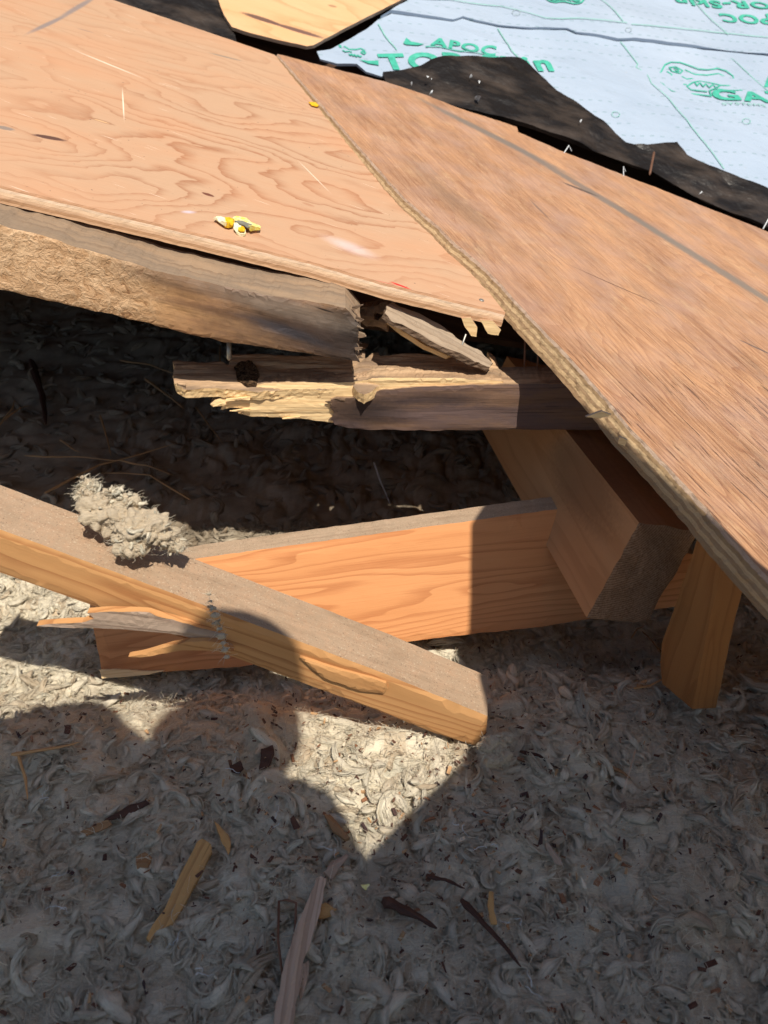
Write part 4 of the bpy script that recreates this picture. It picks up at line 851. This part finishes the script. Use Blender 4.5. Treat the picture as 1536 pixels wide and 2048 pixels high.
plank([(630, 1815), (650, 1808), (672, 1818), (660, 1830), (636, 1836)], .022, .004, M_chunk, 'orange wood chip right of the pale reed')
plank([(978, 1782), (988, 1784), (988, 1820), (994, 1848), (984, 1846), (976, 1815)], .030, .003, M_chunk, 'orange upright splinter beside the dark brown stick', 'splinter', 'splinter')
plank([(1092, 1686), (1100, 1690), (1118, 1716), (1124, 1730), (1112, 1726), (1098, 1704)], .026, .003, M_stickgrey, 'grey sliver in the wool right of the lit patch', 'sliver', 'sliver')
plank([(222, 1640), (206, 1640), (258, 1610), (292, 1600), (300, 1606), (262, 1630)], .022, .004, M_bark, 'flat dark brown bark flake above the square chip', 'bark', 'bark_flake')
plank([(160, 1665), (190, 1648), (215, 1640), (222, 1648), (196, 1662), (168, 1672)], .022, .004, M_stick, 'frayed tan wood chip on the left below the brace')
stick([(22, 1508), (80, 1502), (160, 1484)], .010, M_straw, 'tan straw lying nearly level at the left edge, above the hanging one', 'straw', name='straw', lift=.026)
stick([(36, 1510), (50, 1555), (56, 1600)], .006, M_straw, 'short tan straw pointing down the picture near the left edge', 'straw', name='straw', lift=.026)
stick([(1040, 1502), (1078, 1512), (1120, 1538)], .010, M_bark, 'dark twig right of the fallen board tip')
stick([(1268, 1378), (1300, 1370), (1345, 1352)], .007, M_straw, 'golden straw touching the foot of the amber post', 'straw', name='straw', lift=.03)
stick([(1262, 1276), (1275, 1258), (1290, 1250)], .004, M_straw, 'short straw curl just below the hip timber end', 'straw', name='straw', lift=.03)
stick([(1285, 1262), (1310, 1290), (1326, 1306)], .005, M_stick, 'thin brown twig between timber end and post', lift=.03)
wire = tube('wire', [ground(566, 1960, .02), ground(556, 1880, .024), ground(558, 1802, .026), ground(575, 1800, .03), ground(592, 1806, .026), ground(590, 1860, .022), ground(582, 1900, .018)], .0016, M_rust, sides=6)
tag(wire, 'bent rusty wire loop lying left of the pale reed', 'wire')
dk = [([(50, 912), (150, 914), (240, 921)], .008, 'pale straw in the dark, longest and lowest of the straws'), ([(240, 921), (295, 932), (347, 950)], .008, 'pale straw in the dark, continuing right of the longest one'),
      ([(90, 985), (200, 930), (350, 888)], .010, 'brown stem in the dark rising from board to right'), ([(290, 758), (330, 786), (366, 816)], .012, 'broad tan straw in the dark below the rafter middle'),
      ([(62, 720), (84, 790), (92, 850)], .028, 'dark upright stub at the left under the rafter'), ([(392, 815), (418, 850), (446, 888)], .006, 'thin straw in the dark below the snapped piece'),
      ([(120, 880), (150, 900), (160, 906)], .006, 'short straw in the dark above the longest one'), ([(200, 830), (215, 880), (222, 912)], .006, 'thin upright straw in the dark, left of centre'),
      ([(240, 720), (300, 730), (352, 748)], .009, 'brown stem running towards the snapped piece in the dark'), ([(10, 840), (40, 815), (62, 812)], .006, 'short curved straw at the left edge in the dark'),
      ([(0, 850), (25, 815), (30, 800)], .006, 'leaning straw at the left edge in the dark'), ([(380, 1000), (300, 950), (200, 945)], .007, 'curved stem behind the wool clump'), ([(440, 690), (440, 740), (470, 800)], .006, 'faint stem crossing behind the snapped piece')]
for pts_, w_, lab in dk: stick(pts_, w_ * 1.1, M_straw if 'dark upright' not in lab else M_bark, lab, 'straw' if 'stub' not in lab else 'stub', name='straw' if 'stub' not in lab else 'stub', lift=.04)
st_ = stick([(748, 926), (762, 965), (780, 1008)], .007, M_white, 'pale upright fibre glinting in the dark above the orange board', 'fibre', name='fibre', lift=.03)

# small wood crumbs and white threads strewn over the wool
Nn = 3200; cx_ = []
while len(cx_) < Nn:
    x_, y_ = random.uniform(-.55, .75), random.uniform(.33, 1.05)
    if random.random() < .25 + .75 * math.exp(-((x_ - .08) ** 2 / .05 + (y_ - .60) ** 2 / .03)): cx_.append((x_, y_))
cx_ = np.array(cx_); cz_ = hfloor(cx_[:, 0], cx_[:, 1]) + billow(cx_[:, 0], cx_[:, 1]) + RNG.uniform(.004, .016, Nn)
L_ = np.minimum(RNG.exponential(.0013, Nn), .006) + .0006; A_ = RNG.uniform(0, 6.28, Nn)
cube = np.array([(x_, y_, z_) for x_ in (-1, 1) for y_ in (-1, 1) for z_ in (-1, 1)], float); cf = np.array([(0, 1, 3, 2), (4, 6, 7, 5), (0, 4, 5, 1), (2, 3, 7, 6), (0, 2, 6, 4), (1, 5, 7, 3)])
CV = cube[None] * np.stack([L_, L_ * RNG.uniform(.15, .5, Nn), L_ * RNG.uniform(.1, .3, Nn)], 1)[:, None]; CV += RNG.normal(0, .12, CV.shape) * L_[:, None, None]
ti = RNG.normal(0, .5, Nn); c_, s_ = np.cos(A_), np.sin(A_)
X_ = CV[..., 0] * c_[:, None] - CV[..., 1] * s_[:, None]; Y_ = CV[..., 0] * s_[:, None] + CV[..., 1] * c_[:, None]; Z_ = CV[..., 2] + CV[..., 0] * np.sin(ti)[:, None]
CV = np.stack([X_, Y_, Z_], -1) + np.stack([cx_[:, 0], cx_[:, 1], cz_], 1)[:, None]
CF = (cf[None] + (np.arange(Nn) * 8)[:, None, None]).reshape(-1, 4); CL = np.zeros((Nn, 8, 3)); CL[..., 2] = RNG.uniform(0, 10, Nn)[:, None]
n = NT('wood crumbs'); wn = n.node('ShaderNodeTexWhiteNoise', {'W': n.sep(n.lc)[2]}, out=0, noise_dimensions='1D')
rp_ = n.t.nodes.new('ShaderNodeValToRGB'); n.put(rp_.inputs[0], wn); rp_.color_ramp.interpolation = 'CONSTANT'
for i_, (p_, c3) in enumerate([(0, (.10, .045, .03)), (.45, (.26, .12, .06)), (.65, (.05, .03, .03)), (.8, (.5, .3, .15)), (.96, (.75, .66, .5))]):
    e_ = rp_.color_ramp.elements[i_] if i_ < 2 else rp_.color_ramp.elements.new(p_); e_.position = p_; e_.color = (*c3, 1)
M_crumb = n.finish(rp_.outputs[0], .9)
cr = npmesh('wood_crumbs', CV.reshape(-1, 3), CF, M_crumb, CL.reshape(-1, 3), smooth=False); tag(cr, 'tiny wood crumbs and bark bits strewn over the wool', 'crumbs', kind='stuff')
thr = [(90, 1598), (108, 1745), (400, 1940), (668, 1690), (120, 1820), (360, 1880), (1055, 1970), (1030, 1850), (560, 1640), (980, 1690), (455, 1530), (920, 1640)]
TV, TL, TF = [], [], []; k0 = 0
for (x_, y_) in thr:
    for rpt in range(2):
        p_ = ground(x_ + random.uniform(-12, 12), y_ + random.uniform(-10, 10), .026)[None]
        tvv, tll, tff = fibres(p_, np.array([random.uniform(.012, .026)]), np.array([.0006]), seg=8, bend=5.5, lift=.2); TV.append(tvv); TL.append(tll); TF.append(tff + k0); k0 += len(tvv)
th = npmesh('white_threads', np.vstack(TV), np.vstack(TF), M_white, np.vstack(TL)); tag(th, 'short curly white threads scattered on the grey wool', 'threads', kind='stuff')

# ------------------------------------------------------------------ wool clumps standing on the timber
ES3 = 0
for pg in ([(1172, 834), (1186, 829), (1204, 822), (1222, 830), (1200, 838)], [(1236, 888), (1240, 876), (1256, 880), (1250, 894)]):
    child('splinter', Plane(P(1172, 833, 1.035), P(1250, 833, 1.035), b=(0, 0, 1)), pg, .004, [M_fresh, M_oldedge], old, es=.003, gs=.004, ej=.0014, amp=.001, seed=pg[0][0])
def clump(name, anchors, label, nl, nf, size, spread, off):
    Pn, Fn = [], []
    for (x_, y_, D_, rx_) in anchors:
        c0 = P(x_, y_, D_); m = nl // len(anchors)
        Pn.append(c0 + RNG.normal(0, 1, (m, 3)) * np.array([rx_, rx_ * .7, rx_ * .55])); Fn.append(c0 + RNG.normal(0, 1, (nf // len(anchors), 3)) * np.array([rx_, rx_ * .7, rx_ * .6]) * 1.15)
    Pn, Fn = np.vstack(Pn), np.vstack(Fn)
    bm = bmesh.new(); bmesh.ops.create_cube(bm, size=2.0); bmesh.ops.subdivide_edges(bm, edges=bm.edges[:], cuts=22, use_grid_fill=True); bm.verts.index_update(); sv_ = np.array([tuple(v_.co.normalized()) for v_ in bm.verts]); sf_ = np.array([[v_.index for v_ in q_.verts] for q_ in bm.faces]); bm.free()
    CVs, CFs, CLs, k0_ = [], [], [], 0
    for (x_, y_, D_, rx_) in anchors:
        c0 = P(x_, y_, D_); p_ = sv_ * np.array([1.5, 1.2, 1.0]) * rx_ + c0; h_ = np.abs(fbm(p_ * 90, 4)) ** .8 * .62 + .5 * fbm(p_ * 38, 2)
        p_ = c0 + (p_ - c0) * (.95 + h_)[:, None]; CVs.append(p_); CFs.append(sf_ + k0_); k0_ += len(sv_)
        CLs.append(np.stack([p_[:, 0], p_[:, 1] + p_[:, 2], np.full(len(p_), 3.3)], 1))
    CVs, CFs, CLs = np.vstack(CVs), np.vstack(CFs), np.vstack(CLs)
    cv_, cl_, cf_ = CVs, CLs, CFs
    surf = CVs[RNG.integers(0, len(CVs), len(Pn))] ; surf2 = CVs[RNG.integers(0, len(CVs), len(Fn))]
    a, b, c = locks(surf, RNG.uniform(size * .4, size, len(surf)), .8, .9); a2, b2, c2 = fibres(surf2, RNG.uniform(.006, .018, len(surf2)), RNG.uniform(.00018, .00032, len(surf2)), lift=.5)
    c, c2 = c + len(cv_), c2; a, b = np.vstack([cv_, a]), np.vstack([cl_, b]); cc_ = np.vstack([cf_, c])
    o = npmesh(name, np.vstack([a, a2]), np.vstack([cc_, c2 + len(a)]), M_wool, np.vstack([b, b2])); tag(o, label, 'insulation'); return o
clump('wool_clump', [(185, 1000, .995, .012), (200, 1020, .995, .016), (172, 985, .99, .008), (228, 985, 1.0, .004), (262, 1000, 1.0, .007), (240, 1040, .995, .016), (268, 1062, .985, .018), (290, 1058, .985, .016), (255, 1090, .975, .010), (320, 1075, .99, .012), (345, 1090, 1.0, .008), (178, 968, .99, .005)],
      'fluffy pale wool clump sitting on the fallen board', 170, 1500, .026, 1, 0)
clump('wool_clump', [(985, 1490, 1.05, .010), (996, 1515, 1.04, .009), (1010, 1480, 1.06, .006)], 'small wool tuft at the tip of the fallen board', 40, 250, .022, 1, 0)
clump('wool_strand', [(418 + 4 * k_, 1188 + 14 * k_, .962 - .002 * k_, .0016 + .0016 * (k_ in (2, 3, 6))) for k_ in range(10)], 'pale matted wool strand hanging over the front of the fallen board', 26, 90, .012, 1, 0)
# ------------------------------------------------------------------ photographer shadowing the hole, plus an added panel holder, both outside the frame
def skinned(name, joints, edges, mat, parent=None, origin=(0, 0, 0), sub=2):
    ks = list(joints); ix = {k_: i_ for i_, k_ in enumerate(ks)}; me = bpy.data.meshes.new(name)
    me.from_pydata([tuple(np.array(joints[k_][0]) + np.array([0, 0, H]) - np.array(origin)) for k_ in ks], [(ix[a], ix[b]) for a, b in edges], [])
    o = bpy.data.objects.new(name, me); COL.objects.link(o); me.skin_vertices.new(name='s') if hasattr(me.skin_vertices, 'new') else None
    o.modifiers.new('skin', 'SKIN').use_smooth_shade = True
    if not me.skin_vertices: me.skin_vertices.new()
    for k_ in ks:
        r = joints[k_][1]; r = r if isinstance(r, tuple) else (r, r); sv = me.skin_vertices[0].data[ix[k_]]; sv.radius = r; sv.use_root = (k_ == ks[0])
    s_ = o.modifiers.new('sub', 'SUBSURF'); s_.levels = sub; s_.render_levels = sub
    me.materials.append(mat)
    if parent is not None: o.parent = parent
    else: o.location = origin
    return o
M_skin = flat('skin', (.55, .33, .24), .55); M_hair = flat('dark hair', (.05, .035, .025), .8); M_shirt = flat('blue work shirt', (.10, .16, .28), .85)
M_hoody = flat('grey sweatshirt', (.22, .22, .23), .9); M_jeans = flat('denim trousers', (.06, .09, .16), .9); M_black = flat('black phone', (.02, .02, .025), .3)
def hand(pfx, J, E, wrist, dirn, side, curl=.3):
    d = nrm(dirn); s = nrm(side); u = np.cross(d, s); w0 = np.array(wrist); palm = w0 + d * .05; J[pfx + 'palm'] = (tuple(palm), (.030, .016)); E.append((pfx + 'wr', pfx + 'palm'))
    for i_, (off_, L) in enumerate(((-.028, .055), (-.010, .068), (.010, .064), (.028, .05))):
        b_ = palm + d * .045 + s * off_; m_ = b_ + d * L * .5 - u * L * curl * .4; e_ = m_ + d * L * .42 - u * L * curl
        for nm_, q_, r_ in (('b', b_, .010), ('m', m_, .009), ('e', e_, .0075)): J[f'{pfx}f{i_}{nm_}'] = (tuple(q_), r_)
        E += [(pfx + 'palm', f'{pfx}f{i_}b'), (f'{pfx}f{i_}b', f'{pfx}f{i_}m'), (f'{pfx}f{i_}m', f'{pfx}f{i_}e')]
    t1 = palm - s * .038 + d * .005; t2 = t1 - s * .018 + d * .032
    J[pfx + 't1'] = (tuple(t1), .011); J[pfx + 't2'] = (tuple(t2), .009); E += [(pfx + 'palm', pfx + 't1'), (pfx + 't1', pfx + 't2')]
HR = (.108, .122, .12)
def person(J, label, top, face, bulk=.03):
    """J: pelvis, chest, neck, head, shoulders, elbows, wrists, knees, ankles (camera-relative metres)"""
    A = {k_: np.array(v_, float) for k_, v_ in J.items()}; f = nrm(face); upv = nrm(A['head'] - A['neck']); sd = nrm(np.cross(f, upv)); f = np.cross(upv, sd)
    B, E = {}, []
    B['pelvis'] = (A['pelvis'], (.13, .10)); B['waist'] = ((A['pelvis'] * .55 + A['chest'] * .45), (.125, .095)); B['chest'] = (A['chest'], (.15, .11)); B['neck'] = (A['neck'], .055)
    B['jaw'] = (A['head'] - upv * .055 + f * .02, (.062, .07)); B['head'] = (A['head'] + upv * .01, (.078, .092)); B['crown'] = (A['head'] + upv * .085, (.055, .065))
    B['nose'] = (A['head'] + f * .105 - upv * .015, .012); B['chin'] = (A['head'] - upv * .085 + f * .06, .022)
    E += [('pelvis', 'waist'), ('waist', 'chest'), ('chest', 'neck'), ('neck', 'jaw'), ('jaw', 'head'), ('head', 'crown'), ('head', 'nose'), ('jaw', 'chin')]
    for s_ in 'LR':
        B[s_ + 'sh'] = (A[s_ + 'sh'], .062); B[s_ + 'el'] = (A[s_ + 'el'], .045); B[s_ + 'wr'] = (A[s_ + 'wr'], .028)
        B[s_ + 'hip'] = (A['pelvis'] + (A[s_ + 'kn'] - A['pelvis']) * .16 + np.array([(-.09 if s_ == 'L' else .09), 0, 0]), .095); B[s_ + 'kn'] = (A[s_ + 'kn'], .062); B[s_ + 'an'] = (A[s_ + 'an'], .042)
        B[s_ + 'toe'] = (A[s_ + 'an'] + np.array([0, .16, -.04]), (.045, .03))
        E += [('chest', s_ + 'sh'), (s_ + 'sh', s_ + 'el'), (s_ + 'el', s_ + 'wr'), ('pelvis', s_ + 'hip'), (s_ + 'hip', s_ + 'kn'), (s_ + 'kn', s_ + 'an'), (s_ + 'an', s_ + 'toe')]
        fd = A[s_ + 'wr'] - A[s_ + 'el']; hand(s_, B, E, A[s_ + 'wr'], fd, np.cross(fd, (0, 0, 1)) * (1 if s_ == 'L' else -1))
    org = (float(A['pelvis'][0]), float(A['pelvis'][1]), float(min(A['Lan'][2], A['Ran'][2]) + H))
    t_ = thing('person', org, label, 'person')
    skinned('body', {k_: (tuple(v_[0]), v_[1]) for k_, v_ in B.items()}, E, M_skin, t_, org)
    g = lambda k_, a: (tuple(B[k_][0]), tuple(q_ + a for q_ in B[k_][1]) if isinstance(B[k_][1], tuple) else B[k_][1] + a)
    tk = ['waist', 'chest', 'Lsh', 'Lel', 'Lwr', 'Rsh', 'Rel', 'Rwr', 'pelvis', 'neck']; TJ = {k_: g(k_, bulk) for k_ in tk}; TJ['Lwr'] = g('Lwr', .02); TJ['Rwr'] = g('Rwr', .02); TJ['neck'] = (tuple(A['neck'] * .6 + A['chest'] * .4), .075)
    skinned('shirt', TJ, [('waist', 'chest'), ('pelvis', 'waist'), ('chest', 'Lsh'), ('Lsh', 'Lel'), ('Lel', 'Lwr'), ('chest', 'Rsh'), ('Rsh', 'Rel'), ('Rel', 'Rwr'), ('chest', 'neck')], top, t_, org)
    lk = ['pelvis', 'Lhip', 'Lkn', 'Lan', 'Rhip', 'Rkn', 'Ran']; skinned('trousers', {k_: g(k_, .016) for k_ in lk}, [('pelvis', 'Lhip'), ('Lhip', 'Lkn'), ('Lkn', 'Lan'), ('pelvis', 'Rhip'), ('Rhip', 'Rkn'), ('Rkn', 'Ran')], M_jeans, t_, org)
    bm = bmesh.new(); bmesh.ops.create_icosphere(bm, subdivisions=4, radius=1.0); hv_ = np.array([tuple(v_.co) for v_ in bm.verts]); hf_ = [[v_.index for v_ in q_.verts] for q_ in bm.faces]; bm.free()
    hv_ = hv_ * (1 + .05 * fbm(hv_ * 2.5, 3)[:, None]); hv_[:, 1] = np.where(hv_[:, 1] > .55, .55 + (hv_[:, 1] - .55) * .2, hv_[:, 1])
    ce = A['head'] + upv * .035 - f * .03 + np.array([0, 0, H]); mk('hair', ce + hv_[:, :1] * sd * HR[0] + hv_[:, 1:2] * f * HR[1] + hv_[:, 2:] * upv * HR[2], hf_, M_hair, t_, smooth=True)
    for sgn in (-1, 1):
        e0 = A['head'] + f * .088 + sd * .031 * sgn + upv * .012
        o = tube('eye', [e0 + np.array([0, 0, H]), e0 + f * .006 + np.array([0, 0, H]), e0 + f * .009 + np.array([0, 0, H])], [.012, .011, .004], M_white, t_, 10)
    return t_
PA = dict(pelvis=(.0, -.60, .02), chest=(-.02, -.17, .28), neck=(.03, -.07, .40), head=(.055, .01, .50), Lsh=(-.20, .0, .35), Rsh=(.15, -.11, .36), Lel=(-.285, .19, .30), Lwr=(-.13, -.02, .10),
          Rel=(.20, -.27, .10), Rwr=(.11, -.15, -.01), Lkn=(-.12, -.52, -.46), Rkn=(.12, -.48, -.46), Lan=(-.12, -.68, -.88), Ran=(.12, -.66, -.88))
PB = dict(pelvis=(.78, -.72, .0), chest=(.76, -.60, .33), neck=(.76, -.55, .50), head=(.76, -.52, .60), Lsh=(.60, -.57, .44), Rsh=(.92, -.57, .44), Lel=(.54, -.58, .22), Lwr=(.52, -.42, .16),
          Rel=(.98, -.58, .22), Rwr=(.86, -.42, .16), Lkn=(.68, -.68, -.44), Rkn=(.90, -.68, -.44), Lan=(.68, -.76, -.88), Ran=(.90, -.76, -.88))
person(PA, 'dark haired person in a puffy blue shirt leaning over the hole', M_shirt, (.0, .35, -1), .062)
person(PB, 'added unseen dark haired person in a grey sweatshirt holding the shadow-casting panel', M_hoody, (-.1, .8, -.6), .03)  # added coworker, there only to hold the panel
ZP = .15; pan = [(.12, -.26), (.15, .05), (.165, .095), (.215, .150), (.288, .226), (.315, .275), (.305, .36), (.332, .45), (.336, .508), (.328, .561), (.317, .619), (.306, .685), (.33, .735), (.385, .79), (.404, .772), (.424, .722), (.468, .630), (.509, .545), (.562, .434), (.70, .25), (.84, .0), (.93, -.26)]  # added panel out of view, outline shaped to cast the right-hand shadow
PP = Plane((0, 0, H + ZP), (1, 0, H + ZP), b=(0, 1, 0)); pan = [(x_ + .2 * ZP, y_ - .5 * ZP) for x_, y_ in pan]
PP.n = np.array([0, 0, 1.]); PP.b = np.cross(PP.n, PP.a)
o = slab('plywood_sheet', PP, pan, .012, [M_ply2, M_oldedge], uvin=True, es=.03, gs=.08, rows=2); tag(o, 'added unseen plywood panel, outlined to cast the shadow on the right side of the hole', 'plywood')
o = slab('phone', Plane((-.035, -.03, H - .05), (.035, -.03, H - .05), b=(0, -.4, .8)), [(-.001, -.02), (.071, -.02), (.071, .12), (-.001, .12)], .008, M_black, uvin=True, es=.02, gs=.03, rnd=.002); tag(o, 'black phone held by the person in blue', 'phone')
# ------------------------------------------------------------------ attic shell (dark interior behind)
for nm_, qq in (('attic_wall', [(-2.6, 3.9, -.4), (2.8, 3.9, -.4), (2.8, 3.9, 2.4), (-2.6, 3.9, 2.4)]), ('attic_wall', [(-2.4, 1.5, -.4), (-2.4, 3.9, -.4), (-2.4, 3.9, 2.4), (-2.4, 1.5, 2.4)])):
    q_ = np.array(qq); nn_ = nrm(np.cross(q_[1] - q_[0], q_[2] - q_[0])) * .04
    o = mk(nm_, np.vstack([q_, q_ + nn_]), [(0, 1, 2, 3), (7, 6, 5, 4), (0, 4, 5, 1), (1, 5, 6, 2), (2, 6, 7, 3), (3, 7, 4, 0)], M_deck, frame=(q_[0], q_[1] - q_[0], (0, 0, 1)))
    tag(o, 'dark boarded attic wall at the back' if nm_ and qq[1][0] > 0 else 'dark boarded attic wall on the left side', 'wall')
#@@B
